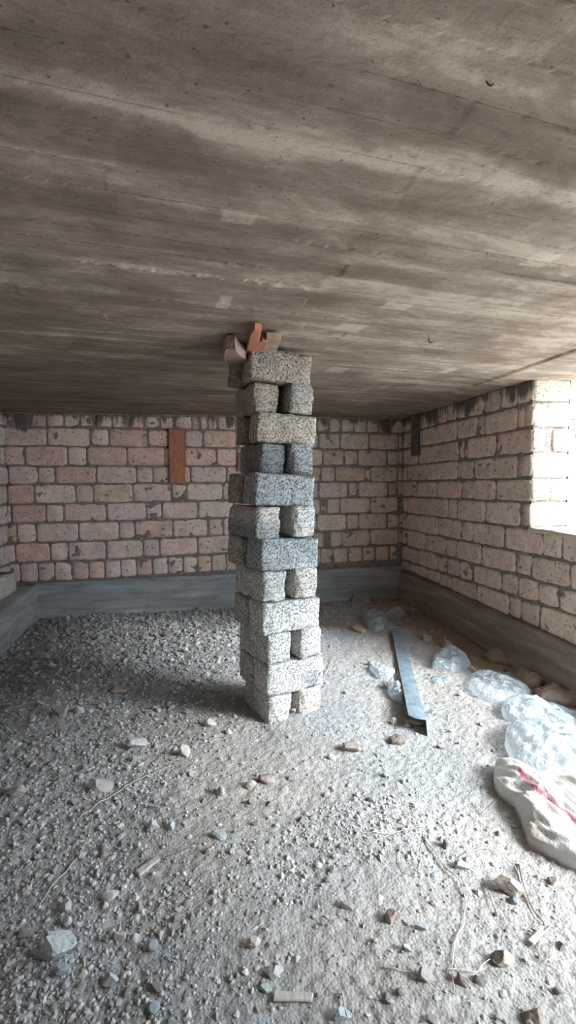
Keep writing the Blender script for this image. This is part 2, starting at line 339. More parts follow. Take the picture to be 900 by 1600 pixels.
# ------------------------------------------------------------------ masonry
def face_block(fn, a0, a1, z0a, z0b, z1a, z1b, seed, depth=.07, bulge=.0):
    """front of one squared stone; a along wall, bottom z0 at a0/a1, top z1 at a0/a1; fn(a,z,d)->xyz, d out of the wall"""
    wid = a1-a0; nu = max(7, int(wid/.022)); nv = 11; r = np.random.default_rng(seed)
    u = np.linspace(0, 1, nu); v = np.linspace(0, 1, nv)
    # squeeze columns to the rim for rounded edges
    u = np.concatenate([[0, .0], np.array([.012, .035]), np.linspace(.08, .92, nu-6), 1-np.array([.035, .012]), [1, 1.]]); v = np.concatenate([[0, 0, .03, .08], np.linspace(.18, .82, 6), [.92, .97, 1, 1]])
    Un, Vn = np.meshgrid(u, v, indexing='ij'); sk = np.zeros_like(Un); sk[0, :] = sk[-1, :] = 1; sk[:, 0] = sk[:, -1] = 1
    A = a0+Un*wid; zb = z0a+(z0b-z0a)*Un; zt = z1a+(z1b-z1a)*Un; Zz = zb+(zt-zb)*Vn; hgt = (zt-zb)
    so = seed*1.37
    e = np.minimum(np.minimum(Un, 1-Un)*wid, np.minimum(Vn, 1-Vn)*hgt)
    cr = np.minimum(Un, 1-Un)*wid+np.minimum(Vn, 1-Vn)*hgt
    rad = .016
    d = -rad*np.clip(1-e/rad, 0, 1)**2 - .012*np.clip(1-cr/.035, 0, 1)**1.5
    edge = np.clip(1-e/.03, 0, 1)
    A2 = A+edge*.006*fbm(A*13, Zz*13, so, 3, 1)-(Un-.5)*2*np.clip(1-cr/.04, 0, 1)*.01
    Z2 = Zz+edge*.006*fbm(A*13, Zz*13, so+9, 3, 2)-(Vn-.5)*2*np.clip(1-cr/.04, 0, 1)*.01
    d = d+.004*fbm(A*9, Zz*9, so, 3, 3)+.003*fbm(A*35, Zz*35, so, 2, 5)+(r.random()-.5)*.012+(Un-.5)*(r.random()-.5)*.012
    d = np.where(sk > 0, -depth, d)
    return fn(A2, Z2, d).reshape(-1, 3), grid_faces(Un.shape[0], Un.shape[1])
def masonry(name, fn, blocks, colfn, backing, flip=False):
    Vs, Fs, Cs, off = [], [], [], 0
    for k, b in enumerate(blocks):
        v, f = face_block(fn, *b, seed=hash((name, k)) % 9973 if False else (k*7+len(name)*131) % 9973)
        if flip: f = f[:, ::-1]
        Vs.append(v); Fs.append(f+off); off += len(v)
        Cs.append(rgba(colfn(b, k), len(v)))
    nb = sum(len(f) for f in Fs)
    for (v, f) in backing:
        Vs.append(v); Fs.append(np.asarray(f)+off); off += len(v); Cs.append(rgba((.2, .17, .15), len(v)))
    F = np.concatenate(Fs); mi = np.zeros(len(F), int); mi[nb:] = 1
    me = np_mesh(name, np.concatenate(Vs), F, True, np.concatenate(Cs), mi)
    return struct(link(name, me, [M_wall, M_mortar]))
def boxvf(x0, x1, y0, y1, z0, z1):
    v = np.array([[x, y, z] for x in (x0, x1) for y in (y0, y1) for z in (z0, z1)], float)
    f = np.array([[0, 1, 3, 2], [4, 6, 7, 5], [0, 4, 5, 1], [2, 3, 7, 6], [0, 2, 6, 4], [1, 5, 7, 3]]); return v, f
def mortar_face(fn, a0, a1, z0, z1, seed, rec=.013, amp=.021, step=.02, flip=False, cut=None):
    na = int((a1-a0)/step)+2; nz = int((z1-z0)/step)+2
    A, Zz = np.meshgrid(np.linspace(a0, a1, na), np.linspace(z0, z1, nz), indexing='ij')
    d = -rec+amp*fbm(A*11, Zz*14, seed, 4, seed); f = grid_faces(na, nz)
    return fn(A, Zz, d).reshape(-1, 3), (f[:, ::-1] if flip else f)
def tint(base, k, s=.1, seed=0):
    r = np.random.default_rng(k*31+seed); t = 1+(r.random()-.5)*2*s; c = np.array(base)*t
    return c*(1+(r.random(3)-.5)*.07)
GAP = .0035
def course_blocks(joints, zb, zt, gap=GAP):
    out = []
    for a, b in zip(joints[:-1], joints[1:]):
        if b-a < .05: continue
        g = gap+random.random()*.005; g2 = gap+random.random()*.005; dz = random.random()*.006
        j_ = [random.uniform(-.004, .004) for _ in range(4)]; out.append((a+g, b-g2, zb(a)+g+dz*.5+j_[0], zb(b)+g+j_[1], zt(a)-g+j_[2], zt(b)-g-dz+j_[3]))
    return out
# --- back wall
def bx(px): r = ray(px, 790); t = YB/r[1]; return r[0]*t       # where an image column meets the wall
zl = [.26, .50, .735, .965, 1.19, 1.42, 1.633, 1.865, 2.083, 2.25]
zr = [.345, .561, .78, .995, 1.208, 1.412, 1.616, 1.834, 2.044, 2.24]
def zline(i): return lambda a: zl[i]+(zr[i]-zl[i])*min(1, max(0, (a+1.2)/3.3))
Lj = [[60,122,183,245,303,360,417,474,530,585,638,690,740,792,845],[45,170,232,368,498,556,692,813],[55,123,272,415,470,605,732,784],[37,160,221,373,513,568,695,822],[25,122,267,328,468,605,657,785],[33,137,198,342,483,540,606,672,798,850],[20,95,243,311,450,583,650,765,838],[20,175,328,390,525,600,655,718,835],[20,62,120,175,235,290,345,403,460,515,570,622,680,735,770,835]]
Rj = [[45,88,138,185,230,277,314],[57,78,115,212,308],[33,67+66,172,270,308],[67,110,212,306],[38,138,172,272,305],[48,93,195,213,303],[125,170,268,308],[40,112,208,305],[35,75,115,158,200,240,280,322]]
blocks = []
for i in range(9):
    J = [XL-.05]+[bx(x/2.25) for x in Lj[i]]; e = bx(480+Rj[i][0]/2.143); x = J[-1]
    while e-x > .55: x += random.choice((.46, .22, .44)); J.append(x)
    if e-x > .3: J.append((x+e)/2)
    J += [bx(480+t/2.143) for t in Rj[i]]+[XR+.02]
    blocks += course_blocks(J, zline(i), zline(i+1))
slot = bx(480+67/2.143)
blocks = [b for b in blocks if not (abs((b[0]+b[1])/2-slot) < .05 and .5 < b[2] < .62)]
fb = lambda A, Zz, d: np.stack([A, YB-d, Zz], -1)
def cback(b, k):
    pink = np.array([.86, .645, .56]); tan = np.array([.76, .615, .51]); t = sstep(.2, 1.9, (b[0]+b[1])/2); c = pink*(1-t)+tan*t  # pinker to the left: the pinkish light there is put into the stone colour
    hh = (b[2]-.3)/1.9; c = c*(1.0+.06*(1-hh)); r = np.random.default_rng(k+5).random()
    if r > .84: c = c*np.array([.93, .86, .80])
    return tint(c, k, .1, 3)
masonry('wall_back', fb, blocks, cback, [mortar_face(fb, XL-.4, XR+.4, -.4, 2.3, 21, flip=False), boxvf(XL-.4, XR+.4, YB+.07, YB+.4, -.4, 2.3)])
# --- right wall, a = Y
def ry(px, z): # image column at height z on the wall
    r = FW+RT*(px-450)/FPX; # solve along vertical line: iterate v
    lo = None; v = 749.
    for _ in range(8):
        rr = ray(px, v); t = XR/rr[0]; zz = HC+rr[2]*t; v += (zz-z)*FPX/(t)
    return rr[1]*t
zc_ = [.23, .357, .561, .78, .995, 1.208, 1.412, 1.616, 1.834, 2.044, 2.25]
zj_ = [.20, .43, .619, .819, 1.028, 1.247, 1.442, 1.649, 1.854, 2.06, 2.25]
zc_[0] = .245; zj_[0] = .225
YJ = 3.572; YD = 2.72; YN = -.6
def rline(i): return lambda a: zc_[i]+(zj_[i]-zc_[i])*(YB-a)/(YB-YJ) if i > 0 else .232
def rline(i):
    def f(a):
        t = min(1.25, (YB-a)/(YB-YJ)); return zc_[i]+(zj_[i]-zc_[i])*t
    return f
RJ = [[60,90,145,215,272,398,560,620,712],[60,103,150,198,253,312,382,525,608,705,810],[50,140,243,298,423,595,675],[105,203,322,378,538,730,825],[50,140,253,303,440,620],[102,203,322,380,492],[48,145,303,385,603],[50,105,207,308,335,350,497],[50,82,125,300,400,437,600,640],[60,150,200,250,300,350,440,520,600]]
blocks = []
for i in range(10):
    zm = (zc_[i]+zc_[i+1]+zj_[i]+zj_[i+1])/4
    J = sorted([ry(620+x/3.214, zm) for x in RJ[i]], reverse=True); J = [YB+.02]+[j for j in J if j > YJ+.08 or i < 4]
    if i >= 4: J.append(YJ)
    else:
        y = J[-1]
        while y-.5 > YD: y -= random.choice((.44, .23, .42)); J.append(y)
        if y-YD > .12: J.append(YD)
        J = [j for j in J if j >= YD]
    J = J[::-1]
    blocks += course_blocks(J, rline(i), rline(i+1))
fr_ = lambda A, Zz, d: np.stack([XR-d, A, Zz], -1)
def cright(b, k):
    c = np.array([.80, .64, .53]); return tint(c, k, .08, 9)
nearb = []
for i in range(10):          # the wall on the camera side of the opening
    y = YN; J = [y]
    while y > -2.2: y -= random.choice((.44, .22, .40)); J.append(y)
    nearb += course_blocks(J[::-1], rline(i), rline(i+1))
fr_far = lambda a, z, d: fr_(a, z, d)
masonry('wall_right', fr_, blocks+nearb, cright, [mortar_face(fr_, YD+.01, YB+.05, -.4, 1.02, 22, flip=True), mortar_face(fr_, YJ+.012, YB+.05, 1.0, 2.28, 23, flip=True), mortar_face(fr_, -2.4, YN, .1, 2.28, 24, flip=True),
    boxvf(XR+.02, 3.05, YD+.01, YB, -.4, .985), boxvf(XR+.07, 3.03, YJ+.03, YB, .98, 2.28), boxvf(XR+.02, 3.03, -2.4, YN-.02, -.4, 2.28)], True)
# jamb of the opening
fj = lambda A, Zz, d: np.stack([A, YJ-d, Zz], -1)
jl = [1.04, 1.247, 1.442, 1.649, 1.854, 2.06, 2.25]; jj = [[2.665, 3.03], [2.665, 2.84, 3.05], [2.665, 3.03], [2.665, 2.79, 2.85, 3.04], [2.665, 3.02], [2.665, 3.0]]
blocks = []
for i, J in enumerate(jj):
    for a, b in zip(J[:-1], J[1:]):
        if b-a < .1: continue
        blocks.append((a+.002, b, jl[i]+.006, jl[i]+.006, jl[i+1]-.005, jl[i+1]-.005))
masonry('wall_window_side', fj, blocks, lambda b, k: tint((.66, .56, .46), k, .06), [mortar_face(fj, 2.672, 3.0, 1.02, 2.27, 31, .02, .01), boxvf(2.69, 3.02, YJ+.03, YJ+.1, 1.0, 2.27)])
bpy.data.objects['wall_window_side'].data.materials[0] = M_walln
# mortar bed of the sill
A_, B_ = np.meshgrid(np.linspace(2.64, 3.12, 26), np.linspace(YD, YJ+.02, 60), indexing='ij')
zs = 1.035+.012*fbm(A_*9, B_*9, 0, 4, 61)-.028*(YJ-B_)*.35; zs[0, :] -= .035; A_[0, :] += .02
A_[:3, :] += .012*fbm(B_[:3, :]*14, B_[:3, :]*0, 0, 3, 5)
struct(link('trim_window_sill', np_mesh('sill', np.stack([A_, B_, zs], -1).reshape(-1, 3), grid_faces(*A_.shape), True), M_sand))
# --- left wall
fl = lambda A, Zz, d: np.stack([XL+d, A, Zz], -1); blocks = []
for i in range(9):
    J = [YB+.02, YB-.14-.13*(i % 2)]; y = J[-1]
    while y > -2.2: y -= random.choice((.44, .22, .42)); J.append(y)
    blocks += course_blocks(J[::-1], lambda a, i=i: zl[i], lambda a, i=i: zl[i+1])
masonry('wall_left', fl, blocks, lambda b, k: tint((.76, .65, .58), k, .09, 4), [mortar_face(fl, -2.4, YB+.05, -.4, 2.3, 25), boxvf(XL-.4, XL-.07, -2.4, YB, -.4, 2.3)])
# projecting stones on the left footing
fl2 = lambda A, Zz, d: np.stack([-2.03+d, A, Zz], -1); J = [5.86, 5.72, 5.35, 4.95, 4.74, 4.3, 3.9, 3.4, 2.9, 2.4]
v, f = boxvf(-2.2, -2.05, 2.4, 5.85, .22, .455)
masonry('wall_left_ledge', fl2, course_blocks(J[::-1], lambda a: .225, lambda a: .47), lambda b, k: tint((.68, .60, .55), k, .06, 6), [(v, f)])
# rear wall behind the camera with its entrance opening
def plainbox(name, mt, *b):
    v, f = boxvf(*b); return struct(link(name, np_mesh(name, v, f), mt))
plainbox('wall_front', M_mortar, -2.6, 3.05, -2.75, -2.4, -.4, 2.3)
# footings
def footing(name, fn, a0, a1, z0, z1, ledge, seed, mt, flip):
    na = int((a1-a0)/.02); prof = [(z0+(z1-z0)*t, 0) for t in np.linspace(0, 1, 22)]+[(z1+.004, -ledge*t) for t in np.linspace(.08, 1, 8)]
    A, K = np.meshgrid(np.linspace(a0, a1, na), np.arange(len(prof)), indexing='ij'); P = np.array(prof)
    Zz = P[K, 0]; D = P[K, 1]; Zz = Zz+.008*fbm(A*4, K*0, 0, 3, seed)*(K > 15)+.008*fbm(A*14, K*.3, 0, 3, seed+2)*(K > 20)
    D = D+.009*fbm(A*1.5, Zz*7, 0, 4, seed+1)+.004*fbm(A*25, Zz*30, 0, 3, seed+3)-.012*(K == 21)
    f = grid_faces(na, len(prof)); return struct(link(name, np_mesh(name, fn(A, Zz, D).reshape(-1, 3), f[:, ::-1] if flip else f, True), mt))
footing('baseboard_back', lambda A, z, d: np.stack([A, 6.075-d, z+.02*(A+1)/3], -1), -1.93, 2.7, -.35, .262, .12, 71, M_foot, False)
footing('baseboard_left', lambda A, z, d: np.stack([-1.885+.065*(6.16-A)/1.4+d, A, z], -1), -2.3, 6.12, -.4, .235, .42, 72, M_foot, False)
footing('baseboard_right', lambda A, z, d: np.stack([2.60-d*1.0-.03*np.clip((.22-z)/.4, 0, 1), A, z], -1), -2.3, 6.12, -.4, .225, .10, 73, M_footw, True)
# ------------------------------------------------------------------ outside
v, f = boxvf(3.05, 30, -20, 30, -.5, -.02); struct(link('floor_outside', np_mesh('outside', v, f), M_sand))
fo = lambda A, Zz, d: np.stack([A, 9.0-d, Zz], -1); blocks = []
for i in range(10):
    J = [5.0+.2*(i % 2)]
    while J[-1] < 9.2: J.append(J[-1]+.42)
    blocks += course_blocks(J, lambda a, i=i: .78+.205*i, lambda a, i=i: .78+.205*(i+1), .004)
masonry('wall_outside', fo, blocks, lambda b, k: tint((.80, .77, .72), k, .04), [mortar_face(fo, 5, 9.6, -.02, 2.8, 41, .02, .01, .05), boxvf(5, 9.6, 9.07, 9.3, -.02, 2.8)])
v, f = boxvf(8, 20, 15, 20, -.02, 5.2); struct(link('wall_neighbour', np_mesh('nb', v, f), M_render))

# ------------------------------------------------------------------ pillar of loose stones
def stone_block(Lx, Ly, Lz, seed, tonef, rnd=.010, amp=.0048):
    """rough sawn block as six welded grids, origin at the centre of its base"""
    step = .0125; nx_, ny_, nz_ = [max(6, int(l/step)) for l in (Lx, Ly, Lz)]
    bm = bmesh.new()
    def face(na, nb, f):
        a = np.linspace(-1, 1, na+1); vv = [[bm.verts.new(f(p, q)) for q in np.linspace(-1, 1, nb+1)] for p in a]
        for i in range(na):
            for j in range(nb): bm.faces.new((vv[i][j], vv[i+1][j], vv[i+1][j+1], vv[i][j+1]))
    hx, hy, hz = Lx/2, Ly/2, Lz/2
    face(nx_, nz_, lambda p, q: (p*hx, -hy, q*hz)); face(nx_, nz_, lambda p, q: (-p*hx, hy, q*hz))
    face(ny_, nz_, lambda p, q: (hx, p*hy, q*hz)); face(ny_, nz_, lambda p, q: (-hx, -p*hy, q*hz))
    face(nx_, ny_, lambda p, q: (p*hx, q*hy, hz)); face(nx_, ny_, lambda p, q: (-p*hx, q*hy, -hz))
    bmesh.ops.remove_doubles(bm, verts=bm.verts, dist=.0005)
    me = bpy.data.meshes.new('stone_block'); bm.to_mesh(me); bm.free()
    n = len(me.vertices); P = np.empty(n*3, np.float32); me.vertices.foreach_get('co', P); P = P.reshape(-1, 3).astype(float)
    core = np.clip(P, [-hx+rnd, -hy+rnd, -hz+rnd], [hx-rnd, hy-rnd, hz-rnd]); dv = P-core; ln = np.linalg.norm(dv, axis=1, keepdims=True)+1e-9
    nrm = dv/ln; edge = (np.abs(dv) > 1e-5).sum(1)
    P2 = core+nrm*np.minimum(ln, rnd)
    s = seed*3.1; big = fbm(P[:, 0]*7+s, P[:, 1]*7, P[:, 2]*7, 2, seed); med = fbm(P[:, 0]*22+s, P[:, 1]*22, P[:, 2]*22, 3, seed+1); fi = fbm(P[:, 0]*75+s, P[:, 1]*75, P[:, 2]*75, 1, seed+3)
    disp = amp*1.1*big+amp*1.1*med+amp*.8*fi
    disp -= (edge >= 2)*.013*np.clip(fbm(P[:, 0]*16+s, P[:, 1]*16, P[:, 2]*16, 2, seed+5)+.1, 0, 1)*2
    P2 = P2+nrm*disp[:, None]; P2[:, 2] = np.clip(P2[:, 2], -hz, hz); P2[:, 2] += hz
    me.vertices.foreach_set('co', P2.astype(np.float32).ravel())
    me.polygons.foreach_set('use_smooth', np.ones(len(me.polygons), bool))
    a = me.color_attributes.new('tone', 'FLOAT_COLOR', 'POINT'); a.data.foreach_set('color', rgba(tonef(P, med), n).astype(np.float32).ravel())
    me.update(); return me
TAN, PALE, GREY, WHITE = np.array([.58, .49, .40]), np.array([.68, .62, .55]), np.array([.35, .365, .37]), np.array([.74, .72, .69])
def tone_plain(c, c2=None, f=None):
    def g(P, m):
        r = np.tile(c, (len(P), 1)).astype(float)
        if c2 is not None:
            k = np.clip(f(P)+m*.35, 0, 1)[:, None]; k = k*k*(3-2*k); r = r*(1-k)+c2*k
        return r
    return g
Hrow = .186
def put(name, me, x, y, z, yaw, roll, pitch, label, group, mt=M_block):
    o = link(name, me, mt); o.location = (x, y, z)
    R_ = Matrix.Rotation(yaw, 4, 'Z') @ Matrix.Rotation(-roll, 4, 'Y') @ Matrix.Rotation(pitch, 4, 'X'); o.rotation_euler = R_.to_euler()
    return tag(o, label, 'block', group)
ordn = ['top', 'second', 'third', 'fourth', 'fifth', 'sixth', 'seventh', 'eighth', 'ninth', 'tenth', 'eleventh', 'bottom']
rad = math.radians
# row: kind, front centre(s), yaw, roll, tones
ROWS = {1: ('L', (.492, 2.95), 9, -4.2), 3: ('L', (.532, 2.98), 9, -3.8), 5: ('L', (.486, 2.785), 17, -3.8), 7: ('L', (.510, 2.775), 21, -3.4), 9: ('L', (.521, 2.79), 20, -1.4), 11: ('L', (.545, 2.805), 19, -1.5),
 2: ('S', (.405, 2.985), (.630, 2.975), 13, -3.6), 4: ('S', (.435, 2.945), (.620, 2.945), 15, -3.4), 6: ('S', (.378, 2.73), (.604, 2.79), 20, -3.0), 8: ('S', (.414, 2.755), (.613, 2.815), 21, -2.5), 10: ('S', (.444, 2.775), (.651, 2.835), 21, -1.3), 12: ('S', (.452, 2.80), (.650, 2.87), 18, -1.2)}
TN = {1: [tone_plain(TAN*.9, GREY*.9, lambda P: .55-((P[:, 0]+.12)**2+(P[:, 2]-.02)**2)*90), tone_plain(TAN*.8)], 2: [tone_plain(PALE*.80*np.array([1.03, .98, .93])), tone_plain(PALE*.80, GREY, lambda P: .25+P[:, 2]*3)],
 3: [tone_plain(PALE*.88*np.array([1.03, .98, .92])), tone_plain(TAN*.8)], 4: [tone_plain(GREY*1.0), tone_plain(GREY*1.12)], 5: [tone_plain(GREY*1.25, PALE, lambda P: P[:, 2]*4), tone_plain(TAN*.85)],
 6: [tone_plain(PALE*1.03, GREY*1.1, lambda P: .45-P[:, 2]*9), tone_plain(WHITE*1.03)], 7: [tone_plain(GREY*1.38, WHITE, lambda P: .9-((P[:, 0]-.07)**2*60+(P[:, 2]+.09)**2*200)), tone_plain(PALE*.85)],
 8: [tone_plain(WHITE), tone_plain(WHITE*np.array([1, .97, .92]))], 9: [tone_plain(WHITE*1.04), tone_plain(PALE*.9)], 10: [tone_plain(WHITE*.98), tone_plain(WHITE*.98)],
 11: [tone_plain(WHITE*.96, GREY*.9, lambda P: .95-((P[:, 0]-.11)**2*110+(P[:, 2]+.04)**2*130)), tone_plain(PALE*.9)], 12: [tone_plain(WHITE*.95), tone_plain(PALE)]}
desc = {1: 'tan', 2: 'speckled buff', 3: 'cream', 4: 'blue-grey dusted', 5: 'grey dusted', 6: 'pale', 7: 'blue-grey dusted', 8: 'whitish', 9: 'whitish', 10: 'whitish', 11: 'whitish grey-stained', 12: 'whitish'}
for r, v in ROWS.items():
    z = (12-r)*Hrow; hB = Hrow-.0015
    if v[0] == 'L':
        (x, y), yaw, roll = v[1], rad(v[2]), rad(v[3]); dx, dy = -math.sin(yaw), math.cos(yaw)
        Lx = .388; D = .185
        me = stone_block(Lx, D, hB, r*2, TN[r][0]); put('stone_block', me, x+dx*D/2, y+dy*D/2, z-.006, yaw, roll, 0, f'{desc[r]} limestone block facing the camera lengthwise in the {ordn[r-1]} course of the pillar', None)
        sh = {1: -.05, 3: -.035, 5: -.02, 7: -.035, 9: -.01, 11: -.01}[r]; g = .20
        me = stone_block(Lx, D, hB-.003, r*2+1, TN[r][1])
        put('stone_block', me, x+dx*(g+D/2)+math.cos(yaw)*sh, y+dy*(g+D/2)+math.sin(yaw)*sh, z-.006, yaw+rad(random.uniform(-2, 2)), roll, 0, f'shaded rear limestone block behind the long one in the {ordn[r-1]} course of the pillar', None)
    else:
        yaw, roll = rad(v[3]), rad(v[4])
        for k, (x, y) in enumerate(v[1:3]):
            yw = yaw+rad(random.uniform(-1.5, 1.5)); Lx = .163; D = .385; dx, dy = -math.sin(yw), math.cos(yw)
            me = stone_block(Lx, D, hB, 40+r*2+k, TN[r][k], .018 if r != 12 else .024)
            if r == 12 and k == 0:
                n = len(me.vertices); P = np.empty(n*3, np.float32); me.vertices.foreach_get('co', P); P = P.reshape(-1, 3)
                P[:, 0] -= np.clip((.11-P[:, 2])/.11, 0, 1)*np.clip(P[:, 0]/.08, 0, 1)*.035; P[:, 2] -= .03*(P[:, 2] < .02)
                me.vertices.foreach_set('co', P.ravel())
            put('stone_block', me, x+dx*D/2, y+dy*D/2, z-(.004 if r < 12 else .012), yw, roll, 0, f'{desc[r]} limestone block end-on at the {"left" if k == 0 else "right"} of the {ordn[r-1]} course of the pillar', None)

# ------------------------------------------------------------------ wedges, boards
def prism(poly, z0, z1, mt, name, jitter=.003, sub=2, seed=1):
    """slab with outline poly (xy), between z0 and z1, edges worn"""
    bm = bmesh.new(); vs_ = [bm.verts.new((*p[:2], z0)) for p in poly]; f = bm.faces.new(vs_)
    e = bmesh.ops.extrude_face_region(bm, geom=[f]); bmesh.ops.translate(bm, verts=[g for g in e['geom'] if isinstance(g, bmesh.types.BMVert)], vec=(0, 0, z1-z0))
    bmesh.ops.recalc_face_normals(bm, faces=bm.faces); bmesh.ops.bevel(bm, geom=list(bm.edges), offset=.0025, segments=1, affect='EDGES')
    bmesh.ops.subdivide_edges(bm, edges=[e for e in bm.edges if e.calc_length() > .015], cuts=sub, use_grid_fill=True)
    for v_ in bm.verts: v_.co += Vector([float(t) for t in (fbm(v_.co.x*40+seed, v_.co.y*40, v_.co.z*40, 2, 3), fbm(v_.co.x*40+9, v_.co.y*40+seed, v_.co.z*40, 2, 4), fbm(v_.co.x*40, v_.co.y*40, v_.co.z*40+seed, 2, 5))])*jitter
    me = bpy.data.meshes.new(name); bm.to_mesh(me); bm.free(); return link(name, me, mt)
def rebase(o, z=None):
    me = o.data; n = len(me.vertices); P = np.empty(n*3, np.float32); me.vertices.foreach_get('co', P); P = P.reshape(-1, 3)
    c = (P.max(0)+P.min(0))/2; c[2] = P[:, 2].min(); P -= c; me.vertices.foreach_set('co', P.ravel()); me.update(); o.location = [float(t)+float(o.location[i]) for i, t in enumerate(c)]; return o
zt = 2.228
A1 = [Z(u, v, zt) for u, v in ((384, 549), (411, 547), (418, 528), (411, 524), (405, 529), (409, 510), (398, 508), (392, 516), (388, 531))]
A1[0] = A1[0]+np.array([0, .06, 0]); A1[1] = A1[1]+np.array([0, .06, 0])
o = rebase(prism(A1, 2.206, 2.243, M_redwood, 'wooden_wedge', .004)); tag(o, 'splintered orange-red wooden wedge sticking out between pillar top and ceiling', 'wedge')
A2_ = [Z(u, v, zt) for u, v in ((412, 546), (434, 543), (439, 524), (416, 522))]
A2_[0] = A2_[0]+np.array([0, .08, 0]); A2_[1] = A2_[1]+np.array([0, .08, 0])
o = rebase(prism(A2_, 2.208, 2.241, M_palewood, 'wooden_wedge', .003, seed=4)); tag(o, 'short dusty brown wood block right of the red wedge on the pillar top', 'wedge')
A3 = [Z(u, v, 2.2) for u, v in ((348, 545), (354, 536), (368, 535), (374, 545), (386, 552), (386, 570), (360, 562), (349, 554))]
o = rebase(prism(A3, 2.165, 2.243, M_pinkstone, 'brick_fragment', .006, seed=6)); tag(o, 'rounded pinkish masonry fragment jutting out left of the pillar top', 'fragment')
def board(name, x0, x1, y, z0, z1, th, mt, label, axis='x', lean=.0, cat='board'):
    bm = bmesh.new(); n = 24
    prof = [(x0, 0), (x1, 0), (x1, th), ((x0+x1)/2+.01, th*1.05), (x0, th)]
    rows_ = []
    for k in range(n+1):
        z = z0+(z1-z0)*k/n; rr = []
        for j, (a, d) in enumerate(prof):
            a2 = a+.004*float(fbm(z*8, j*3., 0, 2, 6))+lean*(z-z0); zz = z+(.012*float(fbm(j*2.3, k*1., 0, 1, 8)) if k in (0, n) else 0)
            rr.append(bm.verts.new((a2, y-d, zz) if axis == 'x' else (y-d, a2, zz)))
        rows_.append(rr)
    m_ = len(prof)
    for k in range(n):
        for j in range(m_): bm.faces.new((rows_[k][j], rows_[k][(j+1) % m_], rows_[k+1][(j+1) % m_], rows_[k+1][j]))
    bm.faces.new(rows_[0]); bm.faces.new(rows_[-1]); bmesh.ops.recalc_face_normals(bm, faces=bm.faces)
    me = bpy.data.meshes.new(name); bm.to_mesh(me); bm.free(); o = rebase(link(name, me, mt)); return tag(o, label, cat)
board('wooden_board', -.35, -.165, 6.152, 1.42, 2.07, .035, M_redwood, 'tall orange-red wooden board standing flat against the back wall left of pillar')
board('wooden_board', .475, .60, 6.152, 1.55, 1.78, .03, M_redwood, 'short orange-red board piece on the back wall, half hidden behind the pillar')
board('wooden_board', 5.60, 5.77, 2.652, 1.73, 2.19, .045, M_greywood, 'dark grey weathered board hanging on the right wall near the corner', 'y')

# ------------------------------------------------------------------ steel profile
def tube_mesh(name, pts, r, seg=6, taper=.5):
    pts = np.asarray(pts, float); n = len(pts); T = np.gradient(pts, axis=0); T /= np.linalg.norm(T, axis=1, keepdims=True)+1e-9
    up = np.array([0, 0, 1.]); Bn = np.cross(T, up); Bn /= np.linalg.norm(Bn, axis=1, keepdims=True)+1e-9; Nn = np.cross(Bn, T)
    a = np.linspace(0, 2*math.pi, seg, endpoint=False); rr = r*(1-(1-taper)*np.linspace(0, 1, n))[:, None, None]
    V_ = pts[:, None]+rr*(np.cos(a)[None, :, None]*Bn[:, None]+np.sin(a)[None, :, None]*Nn[:, None])
    F_ = [[i*seg+j, i*seg+(j+1) % seg, (i+1)*seg+(j+1) % seg, (i+1)*seg+j] for i in range(n-1) for j in range(seg)]
    F_ = np.array(F_+[[0, 1, 2, 3]][:0]); return np_mesh(name, V_.reshape(-1, 3), F_, True)
p0 = G(619, 980, .05); p1 = G(652, 1122, .078)
ax = (p1-p0); Ln = np.linalg.norm(ax); ax /= Ln; side = np.cross(ax, [0, 0, 1.]); side /= np.linalg.norm(side)
if side[0] < 0: side = -side          # to the right
nrm = np.cross(side, ax); nrm = nrm*np.sign(nrm[2])
def steel_profile():
    W, Fl, th = .096, .085, .0018
    # section (s: right, n: up): left lip, face, right flange
    sec = [(-W/2+.004, -.012), (-W/2, 0), (-W/6, .0015), (W/6, .001), (W/2, -.002), (W/2+.012, -Fl)]
    n = 40; V_ = []
    for k in range(n+1):
        t = k/n; c = p0+ax*Ln*t+nrm*(.004*math.sin(t*9)); tw = .10-.18*t
        for j, (s, h) in enumerate(sec):
            s2, h2 = s*math.cos(tw)-h*math.sin(tw), s*math.sin(tw)+h*math.cos(tw)
            ex = 0
            if k == n: ex = {0: -.03, 1: -.022, 2: .012, 3: .018, 4: .01, 5: .05}[j]
            if k == 0: ex = {0: .0, 1: .01, 2: .02, 3: -.01, 4: .0, 5: .01}[j]
            V_.append(c+side*s2+nrm*h2+ax*ex+nrm*.0012*math.sin(k*2.3+j))
    m_ = len(sec); face = [(k*m_+j, k*m_+j+1, (k+1)*m_+j+1, (k+1)*m_+j) for k in range(n) for j in range(m_-1)]
    me = np_mesh('steel_profile', V_, np.array(face), False); o = link('steel_profile', me, M_steel)
    md = o.modifiers.new('th', 'SOLIDIFY'); md.thickness = .002; md.offset = 0
    return rebase(o)
tag(steel_profile(), 'long galvanised steel angle profile lying on the floor right of the pillar', 'metal profile')

